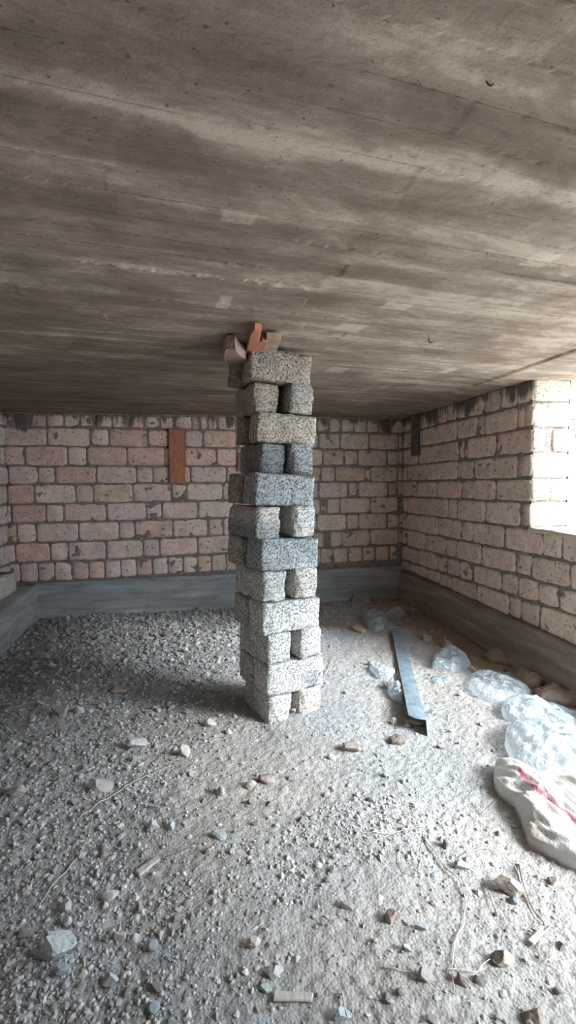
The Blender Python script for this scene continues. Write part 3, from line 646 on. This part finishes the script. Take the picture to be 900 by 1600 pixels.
# ------------------------------------------------------------------ sheets (film, paper, sack)
def unwrap_outline(px): return np.array([G(u, v)[:2] for u, v in px])
def sheet(name, px, mt, label, cat, h=.05, crumple=1., seed=0, shade=None, lift=.004, group=None, jag=.0, fdir=None):
    O = unwrap_outline(px); c = O.mean(0); n = 110
    # resample the outline smoothly
    seg = np.concatenate([O, O[:1]]); dl = np.linalg.norm(np.diff(seg, axis=0), axis=1); s = np.concatenate([[0], np.cumsum(dl)]); ts = np.linspace(0, s[-1], n, endpoint=False)
    bx_ = np.interp(ts, s, seg[:, 0]); by_ = np.interp(ts, s, seg[:, 1])
    for _ in range(2): bx_ = (np.roll(bx_, 1)+2*bx_+np.roll(bx_, -1))/4; by_ = (np.roll(by_, 1)+2*by_+np.roll(by_, -1))/4
    size = math.sqrt(np.ptp(bx_)*np.ptp(by_)); k = 1+jag*fbm(bx_*30, by_*30, seed, 2, seed)
    bx_ = c[0]+(bx_-c[0])*k; by_ = c[1]+(by_-c[1])*k
    R = 34; rr = np.linspace(0, 1, R)[1:]**.85
    X_ = c[0]+rr[:, None]*(bx_-c[0]); Y_ = c[1]+rr[:, None]*(by_-c[1]); X_ = np.vstack([[c[0]]*n, X_]); Y_ = np.vstack([[c[1]]*n, Y_]); r_ = np.concatenate([[0], rr])[:, None]
    f = 2.2/size
    wx = X_+.25*size*fbm(X_*f, Y_*f, seed, 2, seed+1); wy = Y_+.25*size*fbm(X_*f, Y_*f, seed+5, 2, seed+2)
    ridge = (1-np.abs(fbm(wx*f*1.3, wy*f*1.3, seed, 1, seed+3)))**3*.6+(1-np.abs(fbm(wx*f*3, wy*f*3, seed, 1, seed+4)*1.3).clip(0, 1))**2*.35+(1-np.abs(vnoise(wx*f*7, wy*f*7, seed, seed+6)*1.3).clip(0, 1))**2*.18
    def tri(x): return 2*np.abs(x-np.floor(x+.5))
    rs_ = np.random.default_rng(seed+500); fold = 0
    for q in range(7):
        an = rs_.uniform(0, math.pi) if fdir is None else fdir+rs_.normal()*(.10+.06*q)
        per = size*(.8, .5, .34, .23, .16, .12, .08)[q]*rs_.uniform(.85, 1.15)*(1 if fdir is None else .6)
        cc_ = (wx-X_)*.5+(wy-Y_)*.3
        fold = fold+(per/size)**.8*tri(((X_*math.cos(an)+Y_*math.sin(an))+cc_*.8)/per+rs_.random())
    fold = fold/1.5
    ridge = .35*ridge+fold*.9
    dome = (1-r_**2.6)**.7
    Zs = gh(X_, Y_, False)+.012+lift+h*.45*(dome*((.45 if fdir is None else .1)+.25*crumple*fbm(X_*f, Y_*f, seed, 2, seed+9)))+h*(.62 if fdir is None else 1.25)*crumple*ridge*(.3+.7*dome)
    Zs[-1] = gh(X_[-1], Y_[-1])+lift*.5-.004
    V_ = np.stack([X_, Y_, Zs], -1).reshape(-1, 3)
    i, j = np.meshgrid(np.arange(R-1), np.arange(n), indexing='ij'); a = i*n+j; b = i*n+(j+1) % n
    F_ = np.stack([a, b, b+n, a+n], -1).reshape(-1, 4)
    Fl_ = [tuple(x) for x in F_]; at = None
    if shade is not None: at = rgba(shade(V_, ridge.reshape(-1)), len(V_))
    me = np_mesh(name, V_, F_, True, at); o = link(name, me, mt)
    bm = bmesh.new(); bm.from_mesh(me); bmesh.ops.remove_doubles(bm, verts=bm.verts, dist=.0004); bmesh.ops.recalc_face_normals(bm, faces=bm.faces); bm.to_mesh(me); bm.free()
    rebase(o)
    if mt not in (M_film, M_film2): md = o.modifiers.new('th', 'SOLIDIFY'); md.thickness = .0012; md.offset = 0
    return tag(o, label, cat, group)
sheet('plastic_bag', [(566,967),(575,960),(590,956),(602,960),(606,975),(600,985),(588,987),(575,982)], M_film2, 'small crumpled clear plastic bag by the far end of the steel profile', 'plastic bag', .08, 1.2, 3)
sheet('plastic_bag', [(674,1046),(678,1032),(692,1022),(704,1015),(716,1022),(737,1046),(710,1050)], M_film2, 'tent-shaped crumple of clear plastic film right of the steel profile', 'plastic bag', .10, 1.1, 5)
sheet('plastic_scrap', [(676,1062),(684,1056),(700,1057),(706,1063),(698,1069),(682,1069)], M_film, 'tiny flat scrap of clear film just below the tent-shaped film', 'plastic scrap', .012, 1, 8)
sheet('plastic_scrap', [(577,1046),(586,1040),(600,1044),(606,1052),(618,1052),(606,1064),(592,1062)], M_film2, 'curled white plastic scrap left of the steel profile', 'plastic scrap', .05, 1, 11)
sheet('plastic_scrap', [(606,1072),(612,1066),(618,1078),(624,1070),(630,1088),(627,1098),(613,1093),(606,1084)], M_film2, 'torn white plastic shred under the left edge of the steel profile', 'plastic scrap', .05, 1.2, 14)
sheet('plastic_bag', [(732,1075),(736,1062),(752,1053),(778,1052),(800,1060),(818,1076),(832,1090),(826,1100),(806,1098),(782,1103),(760,1096),(742,1088)], M_film, 'clear plastic bag with glossy creases nearest the right wall footing', 'plastic bag', .10, 1.1, 17)
sheet('plastic_bag', [(782,1112),(792,1100),(815,1099),(838,1104),(868,1112),(900,1118),(925,1140),(925,1175),(890,1168),(850,1142),(812,1134),(790,1126)], M_film2, 'long crumple of milky film between the clear bag and the big one', 'plastic bag', .09, 1.2, 21)
sheet('plastic_bag', [(788,1165),(792,1145),(806,1134),(830,1132),(862,1140),(900,1150),(935,1180),(930,1215),(900,1212),(850,1222),(815,1204),(796,1185)], M_film2, 'largest milky plastic bag, above the white sack', 'plastic bag', .12, .9, 25)
def sackshade(V_, rd):
    P = V_; a = G(806, 1225)[:2]; b = G(900, 1320)[:2]; d = b-a; ln = np.linalg.norm(d); d = d/ln; nn = np.array([-d[1], d[0]])
    t = (P[:, :2]-a)@d; s = (P[:, :2]-a)@nn+.02*np.sin(t*14)
    c = np.tile(np.array([.80, .79, .76]), (len(P), 1))
    st = np.exp(-(s/.013)**4)*sstep(-.02, .05, t); st2 = .45*np.exp(-((s+.055)/.02)**4)*sstep(.08, .14, t)*sstep(.34, .26, t)
    c = c*(1-st[:, None])+np.array([.42, .09, .12])*st[:, None]; c = c*(1-st2[:, None])+np.array([.52, .27, .22])*st2[:, None]
    dirt = sstep(.0, .6, fbm(P[:, 0]*8, P[:, 1]*8, 0, 3, 33))[:, None]; return c*(1-dirt*np.array([.22, .28, .36]))
a_ = G(806, 1225)[:2]; b_ = G(900, 1320)[:2]; FD = math.atan2(b_[1]-a_[1], b_[0]-a_[0])+math.pi/2
sheet('woven_sack', [(770,1215),(773,1201),(795,1198),(806,1207),(835,1216),(870,1222),(905,1232),(960,1260),(1000,1330),(960,1385),(900,1362),(862,1343),(826,1322),(815,1290),(804,1262),(785,1250),(773,1235)], M_sack, 'white woven sack with red stripes crumpled at the right edge', 'sack', .066, 1.1, 31, sackshade, fdir=FD)
sheet('crumpled_paper', [(753,1028),(768,1018),(790,1016),(808,1022),(812,1034),(800,1044),(785,1039),(765,1037)], M_paper, 'curled brown paper piece lifted off the ground by the right footing', 'paper', .10, .9, 35)
sheet('crumpled_paper', [(800,1062),(812,1050),(835,1047),(852,1052),(856,1068),(842,1078),(822,1076)], M_paper, 'crumpled brown paper behind the clear plastic bag', 'paper', .09, 1.0, 38)
sheet('crumpled_paper', [(832,1086),(850,1078),(880,1080),(915,1090),(925,1108),(900,1106),(868,1103),(842,1100)], M_paper, 'brown paper sheet with folds against the footing at right edge', 'paper', .09, .9, 42)
sheet('dry_leaf', [(548,983),(553,977),(560,981),(573,987),(566,990),(556,988)], M_leaf, 'curled pale brown leaf left of the small plastic bag', 'leaf', .025, .8, 44)
sheet('dry_leaf', [(608,1158),(618,1153),(632,1156),(634,1161),(622,1164),(612,1163)], M_rootd, 'dark brown leaf on sand below the near end of the profile', 'leaf', .025, .8, 47)

# ------------------------------------------------------------------ rocks
def ico(sub):
    bm = bmesh.new(); bmesh.ops.create_icosphere(bm, subdivisions=sub, radius=1); V_ = np.array([v.co[:] for v in bm.verts]); F_ = np.array([[v.index for v in f.verts] for f in bm.faces]); bm.free(); return V_, F_
I1, I2, I3 = ico(1), ico(2), ico(4)
def rock_verts(base, seed, cuts=12, rough=.13):
    r = np.random.default_rng(seed); P = base.copy()
    for _ in range(cuts):
        n = r.normal(size=3); n /= np.linalg.norm(n); d = r.uniform(.38, .8); q = P@n; ex = np.clip(q-d, 0, None); P = P-ex[:, None]*n
    P = P*(1+rough*fbm(base[:, 0]*3+seed, base[:, 1]*3, base[:, 2]*3, 4, seed % 97, .62))[:, None]
    return P
def rock(px, wpx, hpx, label, col=(.5, .46, .43), seed=0, flat=.62, name='rock', yaw=None, group=None, cuts=9, sink=.5, angle=0):
    u, v = px; p = G(u, v+hpx*.35); dist = float((np.array([p[0], p[1], p[2]-HC]))@FW); w_ = wpx/FPX*dist; hh = hpx/FPX*dist
    P = rock_verts(I3[0], seed, cuts); P = P/np.abs(P).max(0)
    a = math.radians(angle)
    P = P*np.array([w_/2, max(hh, w_*.7)/2*.85, hh/2*.95]); c, s = math.cos(YAW), math.sin(YAW)
    P = np.stack([P[:, 0]*math.cos(a)-P[:, 2]*math.sin(a), P[:, 1], P[:, 0]*math.sin(a)+P[:, 2]*math.cos(a)], -1)
    P = np.stack([P[:, 0]*c+P[:, 1]*s, -P[:, 0]*s+P[:, 1]*c, P[:, 2]], -1)
    zmin = P[:, 2].min(); Hh = P[:, 2].max()-zmin; P[:, 2] -= zmin+Hh*sink*.6
    col = (np.array(col)*.8+np.array([.42, .40, .38])*.2)*.88; cc = col*(1+.12*fbm(P[:, 0]*30, P[:, 1]*30, P[:, 2]*30, 2, seed))[:, None]
    me = np_mesh(name, P, I3[1], False, rgba(cc, len(P))); o = link(name, me, M_rock); o.location = (p[0], p[1], float(gh(p[0], p[1])))
    return tag(o, label, 'rock', group)
T_, Gs, Bs, Dk = (.50, .42, .35), (.47, .48, .48), (.40, .46, .50), (.27, .22, .20)
rocks = [
 ((795, 1378), 46, 40, 'largest brown rock at right, below the white sack', T_), ((722, 1349), 24, 20, 'bluish-grey rock left of the large brown rock', Bs),
 ((697, 1318), 14, 18, 'dark brown clod above the bluish-grey rock', Dk), ((609, 1428), 22, 26, 'brown rock alone on the sand below centre right', (.40, .30, .25)),
 ((548, 1162), 30, 28, 'brownish-grey rock near the pillar foot on its right', (.42, .36, .32)), ((415, 1213), 32, 22, 'brown rock below the pillar at its left', (.44, .36, .32)),
 ((392, 1224), 18, 16, 'small tan rock touching the left of the brown rock under the pillar', T_), ((290, 1170), 24, 26, 'whitish rock with deep shadow left of the pillar foot', (.60, .56, .52)),
 ((214, 1158), 34, 26, 'slanted pale grey rock on the left gravel', (.55, .53, .52)), ((157, 1226), 40, 26, 'pale pinkish rock in the left foreground', (.52, .47, .44)),
 ((98, 1112), 24, 26, 'tan rock, left one of a pair on the left gravel', (.48, .42, .38)), ((124, 1109), 20, 17, 'tan rock, right one of a pair on the left gravel', (.50, .44, .40)),
 ((160, 1100), 18, 14, 'small buff rock right of the tan pair', (.50, .44, .38)), ((118, 1072), 16, 14, 'small buff rock at the shaded gravel edge, behind the tan pair', (.50, .42, .36)),
 ((85, 1470), 62, 62, 'biggest mossy pale grey rock in the bottom left foreground', (.50, .53, .52)), ((172, 1396), 28, 20, 'cream rock in the left foreground gravel', (.60, .55, .50)),
 ((211, 1402), 14, 11, 'small cream stone right of the cream rock', (.60, .54, .46)), ((161, 1331), 20, 16, 'dark brown clod in the left foreground', Dk),
 ((219, 1417), 15, 17, 'dark reddish stone under the small cream stone', (.28, .22, .22)), ((185, 1461), 24, 18, 'pinkish stone in the lower left gravel', (.48, .42, .40)),
 ((209, 1463), 18, 18, 'white-grey round stone right of the pinkish stone', (.60, .62, .62)), ((398, 1470), 24, 20, 'peach-coloured rock at bottom centre', (.58, .48, .41)),
 ((426, 1515), 34, 28, 'grey rock with dark side below the peach rock', (.45, .44, .43)), ((782, 1490), 40, 34, 'dark flat-sided rock at bottom right', (.36, .32, .28)),
 ((722, 1527), 24, 24, 'brown rock at the bottom edge, right of centre', (.36, .28, .25)), ((665, 1520), 28, 24, 'grey-brown stone in the bottom gravel, left of the brown one', (.42, .38, .34)),
 ((535, 1583), 30, 20, 'bluish stone at the very bottom edge', Bs), ((832, 1582), 46, 40, 'dark brown stone in the bottom right corner', (.26, .20, .17)),
 ((862, 1373), 18, 18, 'small brown rock right of the largest brown rock', (.42, .34, .29)), ((543, 1410), 22, 20, 'dark clod in the central foreground', (.27, .25, .25)),
 ((636, 1480), 16, 14, 'blue-grey pebble in the bottom gravel patch', (.42, .47, .52)), ((660, 1448), 22, 16, 'grey stone above the blue-grey pebble', (.44, .45, .46)),
 ((330, 1128), 26, 18, 'pale stone at the front of the pillar shadow', (.56, .53, .50)), ((357, 1141), 14, 12, 'small pale stone left of the pillar foot', (.60, .58, .55)),
 ((459, 1108), 14, 14, 'small stone wedged between the two bottom blocks of the pillar', (.48, .42, .38)), ((240, 1288), 20, 20, 'light bluish flat stone in the left foreground', (.52, .57, .58)),
 ((268, 1291), 16, 16, 'pale blue stone chip beside the light bluish flat one', (.52, .60, .65)), ((25, 1265-32), 34, 24, 'tan clod at the left edge of the foreground', (.47, .40, .36)),
 ((342, 1300), 24, 24, 'light grey flat stone left of centre', (.50, .53, .54)), ((421, 1253), 14, 12, 'small dark stone below the brown rock under the pillar', (.33, .28, .26)),
 ((401, 1283), 16, 12, 'small brown stone in the centre foreground', (.40, .34, .30)), ((325, 1325), 14, 20, 'small brown upright stone left of centre', (.42, .34, .29)),
 ((578, 1280-32), 14, 10, 'small dark clod right of centre on the sand', (.28, .25, .24)), ((472, 1280), 16, 11, 'small dark clod in the centre of the sand', (.30, .25, .23)),
 ((690, 1166), 16, 10, 'dark clod on sand right of the profile end', (.26, .22, .20)), ((674, 1111), 12, 10, 'small dark stone right of the near profile end', (.30, .27, .25)),
 ((647, 1127), 28, 14, 'buff stone under the near end of the steel profile', (.44, .36, .29)), ((616, 1124), 12, 16, 'pale stone in the shadow left of the profile end', (.55, .48, .42)),
 ((604, 1070), 14, 14, 'brown stone beside the torn plastic shred', (.40, .33, .30)), ((580, 1034), 14, 12, 'dark stone left of the curled white scrap', (.36, .31, .29)),
 ((620, 956), 46, 30, 'large pale brown rock slab beyond the far end of the profile', (.42, .37, .34)), ((648, 955), 28, 20, 'tan rock right of the large slab near the far corner', (.44, .34, .26)),
 ((564, 932), 28, 26, 'grey cone-shaped rock against the back footing', (.36, .37, .37)), ((698, 1004), 22, 22, 'brown rock in the shade by the right footing', (.38, .28, .21)),
 ((676, 985), 16, 14, 'small brown rock in the shade near the far corner', (.36, .27, .21)), ((738, 1028), 20, 15, 'tan stone between the tent-shaped film and brown paper', (.42, .32, .25)),
 ((665, 995), 22, 18, 'low brown rock behind the dry root near the far corner', (.36, .28, .22)), ((575, 962-22), 18, 10, 'small grey rock at the foot of the grey cone-shaped rock', (.40, .39, .38)),
 ((152, 1014-2), 18, 12, 'pale stone on the far left gravel', (.50, .50, .50)), ((103, 964), 16, 12, 'whitish stone at the back left by the footing', (.58, .60, .60)),
 ((288, 1014), 14, 12, 'white stone alone on the gravel left of the pillar', (.62, .62, .60)), ((265, 990), 22, 10, 'dark stone on the gravel near the back footing', (.20, .18, .17)),
 ((75, 1024), 26, 14, 'flat pale rock with dark hollow near the left footing', (.50, .46, .43)), ((190, 1075), 34, 16, 'flat buff rock at the left end of the pillar shadow', (.44, .36, .30)),
 ((105, 1431-16), 26, 22, 'grey stone just behind the biggest mossy rock', (.46, .47, .46)), ((880, 1225), 30, 14, 'grey-brown rock between big plastic bag and sack', (.40, .35, .30)),
 ((345, 1232), 20, 22, 'light stone left of the brown rock under the pillar', (.52, .50, .48)), ((105, 1440), 20, 14, 'light grey stone leaning on the biggest mossy rock', (.52, .54, .53)),
 ((175, 1526), 30, 22, 'pale rock in the bottom left gravel', (.50, .51, .51)), ((415, 1541), 22, 16, 'grey stone under the grey rock at bottom centre', (.44, .46, .46)),
]
for k, (px, w_, h_, lab, col) in enumerate(rocks):
    rock(px, w_, h_, lab, col, 100+k*13, cuts=11+k % 6, angle=(k*37 % 30)-15)
# loose fist and walnut sized stones, alike in the photo
avoid = [(.5, 3.0, .36)]+[(*G(u, v)[:2], c) for u, v, c in ((588, 972, .2), (705, 1036, .22), (778, 1075, .3), (830, 1112, .25), (860, 1175, .3), (830, 1240, .22), (880, 1300, .28), (615, 1000, .15), (628, 1040, .15), (640, 1080, .14), (650, 1120, .12), (598, 1052, .1), (782, 1030, .2), (795, 1378, .09), (85, 1470, .1))]
def vis_xy(y0=1.05, y1=6.0):
    while True:
        y = y0+(y1-y0)*random.random()**1.7
        u = random.uniform(-10, 910); r = ray(u, 1000); x = y*(r[0]/r[1])
        if -1.8 < x < 2.4 and all((x-a)**2+(y-b)**2 > c*c for a, b, c in avoid): return x, y
protos = []
cols = [(.42, .40, .39), (.36, .38, .40), (.46, .44, .41), (.38, .33, .29), (.26, .245, .24), (.48, .47, .455)]
for k in range(14):
    P = rock_verts(I2[0], 900+k*7, 10, .08); P = P/np.abs(P).max(); P = P*np.array([1, .8, .62])
    protos.append(np_mesh('stone', P, I2[1], False, rgba(np.array(cols[k % 6])*random.uniform(.9, 1.1), len(P))))
    protos[-1].materials.append(M_rock)
LEFT = lambda x, y: x < .25*(y-2)+.15
for k in range(265):
    while True:
        x, y = vis_xy()
        if LEFT(x, y) or random.random() < .3 or y > 4.6: break
    r_ = random.choice((.010, .012, .015, .019, .024))*(.8+.12*y)
    o = bpy.data.objects.new('stone', protos[random.randrange(14)]); COL.objects.link(o)
    o.location = (x, y, float(gh(x, y))+r_*.25); o.scale = (r_, r_, r_); o.rotation_euler = (random.uniform(-.4, .4), random.uniform(-.4, .4), random.uniform(0, 6.28))
    tag(o, 'small loose stone lying in the gravel and dust of the floor', 'stone', 'loose small stones scattered on the floor')
for k in range(26):          # brown rubble in the shade of the right footing
    y = random.uniform(2.7, 5.9); x = random.uniform(2.12, 2.5)-.1*random.random(); r_ = random.uniform(.025, .06)
    me = np_mesh('stone', rock_verts(I3[0], 3000+k*11, 12)*np.array([1, .8, .6])/1.0*r_, I3[1], False, rgba(np.array((.40, .30, .235))*random.uniform(.8, 1.25), len(I3[0]))); me.materials.append(M_rock)
    o = bpy.data.objects.new('stone', me); COL.objects.link(o); o.location = (x, y, float(gh(x, y))+r_*.2); o.rotation_euler = (0, 0, random.uniform(0, 6))
    tag(o, 'brown rubble stone in the dark strip along the right wall footing', 'stone', 'rubble stones along the right footing')
# gravel: uncountable
def gravel(n):
    Vb, Fb = I1; ng = len(Vb); xs, ys, rs, cs = [], [], [], []
    m_ = n*4; y = 1.0+5.1*rng.random(m_)**1.45; u = rng.uniform(-1, 1, m_); x = .1807*y+u*(.63*y+.05)
    den = .07+.71*sstep(.35, -.5, x-.25*(y-2)+.4*fbm(x*1.5, y*1.5, 0, 3, 88))+.5*sstep(.1, .4, fbm(x*2.2+5, y*2.2, 0, 3, 66))*(y < 2.2)+.5*sstep(4.5, 5.2, y)*(x < 2.1)
    keep = (rng.random(m_) < den*.55) & (x > -1.84) & (x < 2.5); x, y = x[keep][:n], y[keep][:n]; k = len(x)
    r = np.exp(rng.normal(math.log(.0048), .48, k)).clip(.002, .016)*(.75+.3*y/2)*(1+.5*sstep(3.2, 4.2, y)*(x < .6)); z = gh(x, y)+r*.15
    P = Vb[None]*(1+rng.uniform(-.3, .3, (k, ng, 1))); P = P*rng.uniform(.55, 1.15, (k, 1, 3)); a = rng.uniform(0, 6.28, k); ca_, sa_ = np.cos(a)[:, None], np.sin(a)[:, None]
    X_ = P[..., 0]*ca_-P[..., 1]*sa_; Y_ = P[..., 0]*sa_+P[..., 1]*ca_; Z_ = P[..., 2]*.75+.3*X_*rng.uniform(-1, 1, (k, 1))
    V_ = np.stack([x[:, None]+X_*r[:, None], y[:, None]+Y_*r[:, None], z[:, None]+Z_*r[:, None]], -1).reshape(-1, 3)
    F_ = (Fb[None]+(np.arange(k)*ng)[:, None, None]).reshape(-1, 3)
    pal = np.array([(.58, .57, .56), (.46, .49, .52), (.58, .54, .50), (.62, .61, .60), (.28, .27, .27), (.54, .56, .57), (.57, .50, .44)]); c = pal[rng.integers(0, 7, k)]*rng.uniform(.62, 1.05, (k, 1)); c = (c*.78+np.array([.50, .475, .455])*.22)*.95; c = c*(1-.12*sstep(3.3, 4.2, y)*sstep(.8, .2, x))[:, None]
    return np_mesh('gravel', V_, F_, False, rgba(np.repeat(c, ng, 0), k*ng))
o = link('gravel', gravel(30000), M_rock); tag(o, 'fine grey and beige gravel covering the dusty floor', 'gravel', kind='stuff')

# ------------------------------------------------------------------ roots and straws
def root(px, label, r=.0022, mt=M_root, lift=.012, group=None, seed=0, arch=0):
    P = [G(u, v) for u, v in px]; P = np.array(P); s = np.concatenate([[0], np.cumsum(np.linalg.norm(np.diff(P, axis=0), axis=1))]); t = np.linspace(0, s[-1], 60)
    Q = np.stack([np.interp(t, s, P[:, i]) for i in range(2)], -1)
    for _ in range(6): Q[1:-1] = (Q[:-2]+2*Q[1:-1]+Q[2:])/4
    Q[:, 0] += .006*fbm(t*12, seed, 0, 2, seed+1); Q[:, 1] += .006*fbm(t*12, seed+7, 0, 2, seed+2)
    z = gh(Q[:, 0], Q[:, 1])+lift*.6+lift*.5*(fbm(t*5, seed+3, 0, 2, seed)+.2)+arch*np.sin(np.pi*t/t[-1]); z[0] = float(gh(Q[0, 0], Q[0, 1]))
    z[-1] = float(gh(Q[-1, 0], Q[-1, 1])); me = tube_mesh('dry_root', np.column_stack([Q, z]), r); return tag(rebase(link('dry_root', me, mt)), label, 'root', group)
rts = [
 ([(125,1280),(160,1255),(205,1228),(235,1210),(270,1198),(320,1192)], 'long pale curved root across the left foreground below the pillar', .0026, M_root),
 ([(62,1418),(90,1378),(120,1345),(138,1310),(150,1270)], 'pale root running up the left foreground', .0022, M_root),
 ([(248,1198),(278,1190),(292,1170)], 'short straight straw beside the whitish rock', .0022, M_root),
 ([(75,1500),(100,1475),(118,1440),(120,1400)], 'thin dark root by the biggest mossy rock', .0018, M_rootd),
 ([(660,1310),(690,1350),(718,1378),(728,1410),(722,1450),(710,1480),(709,1555)], 'long grey root winding down the right foreground', .0027, M_root),
 ([(560,1302),(600,1305),(650,1298),(690,1283),(705,1262)], 'thin pale root arching over the sand in the middle', .0018, M_root),
 ([(578,1350),(580,1325),(595,1312),(625,1302)], 'curl of pale root at the left end of the arching one', .0016, M_root),
 ([(628,1320),(622,1345),(632,1365),(655,1372),(658,1330),(662,1290)], 'looped thin straw left of the dark brown clod', .0015, M_root),
 ([(697,1270),(693,1290),(705,1315),(716,1332)], 'short straw above the bluish-grey rock', .0016, M_root),
 ([(620,1222),(632,1250),(645,1282)], 'faint straight straw on the upper sand', .0014, M_root),
 ([(715,1345),(745,1330),(775,1330),(805,1355),(822,1400),(835,1440),(865,1520)], 'thin root arching around the largest brown rock', .0018, M_root),
 ([(810,1352),(818,1390),(835,1425),(850,1446)], 'thick dark root right of the largest brown rock', .0040, M_rootd),
 ([(865,1448),(845,1460),(842,1490),(850,1510),(862,1498),(866,1470)], 'looped pale root in the lower right', .0022, M_root),
 ([(757,1380),(768,1415),(782,1440),(784,1475)], 'dark thin root below the largest brown rock', .0020, M_rootd),
 ([(600,1512),(640,1525),(690,1545)], 'pale straw across the bottom gravel', .0022, M_root),
 ([(695,1518),(740,1520),(775,1500)], 'curved straw left of the dark flat-sided rock', .0022, M_root),
 ([(535,1555),(545,1590)], 'short whitish straw stub at bottom centre', .0024, M_root),
 ([(505,1060),(520,1030),(545,1010),(565,1012)], 'fine root on gravel right of the pillar', .002, M_root),
 ([(655,1005),(656,990),(665,980),(682,977)], 'pale curved root hooking up near the far right corner', .0035, M_root),
 ([(662,1002),(680,992),(700,996),(712,1010)], 'forked pale root in the shade by the right footing', .003, M_root),
 ([(580,1005),(600,1035),(612,1048),(624,1050)], 'long fine root ending at the steel profile', .002, M_root),
 ([(380,1148),(385,1132),(410,1130),(425,1145),(440,1160)], 'tangled pale root in front of the pillar foot', .0022, M_root),
 ([(395,1160),(420,1145),(450,1150),(470,1138)], 'second pale root crossing before the pillar foot', .002, M_root),
 ([(255,1348),(275,1338),(300,1325)], 'dark twig in the left middle foreground', .0030, M_rootd),
 ([(230,1262),(245,1265),(262,1290)], 'dark short twig near the light bluish flat stone', .003, M_rootd),
 ([(20,1110),(60,1095),(105,1085)], 'thin root over the far left gravel', .002, M_root),
 ([(190,948),(189,965),(195,978)], 'pale straw leaning at the back footing', .003, M_root),
 ([(225,1010),(300,1005),(330,985)], 'fine root on the rear gravel left of the pillar', .002, M_root),
 ([(742,1255),(752,1275),(780,1250)], 'fine straw left of the white sack', .0014, M_root),
]
for k, (px, lab, r_, mt) in enumerate(rts): root(px, lab, r_, mt, seed=k*3)
def chip(px, w_, l_, ang, mt, label, th=.008, seed=1, col='wood_chip'):
    p = G(*px); c, s = math.cos(ang), math.sin(ang); po = [(-l_/2, -w_/2), (l_/2*.92, -w_/2*.9), (l_/2, w_/2*.7), (-l_/2*.96, w_/2)]
    po = [(p[0]+a*c-b*s, p[1]+a*s+b*c) for a, b in po]; z = float(gh(p[0], p[1]))+.004
    return tag(rebase(prism(po, z, z+th, mt, col, .002, seed=seed)), label, 'wood chip')
chip((458, 1560), .028, .115, -.2, M_chip, 'flat grey-brown wood strip at the bottom centre edge', .008)
chip((838, 1467), .022, .075, .45, M_root, 'pale cream wood chip in the lower right', .007, 5)
chip((232, 1355), .03, .10, .75, M_chip, 'weathered brown bark strip in the left foreground', .012, 7)
# wire hook in the slab
h0 = Z(670, 522, ZC); hk = [h0+np.array([0, 0, .01]), h0+np.array([0, 0, -.03]), h0+np.array([.002, -.01, -.05]), h0+np.array([.006, -.03, -.052])]
tag(rebase(link('wire_hook', tube_mesh('hook', np.array(hk), .003, 6, 1), M_wire)), 'bent rusty wire end sticking out of the ceiling', 'wire')
n0 = Z(765, 130, ZC); hk = [n0+np.array([-.008, 0, .004]), n0+np.array([-.003, .0, -.003]), n0+np.array([.004, .001, -.004]), n0+np.array([.009, .001, .0])]
tag(rebase(link('wire_stub', tube_mesh('stub', np.array(hk), .0018, 6, 1), M_wire)), 'short brown rusted wire stub in the near ceiling at right', 'wire')
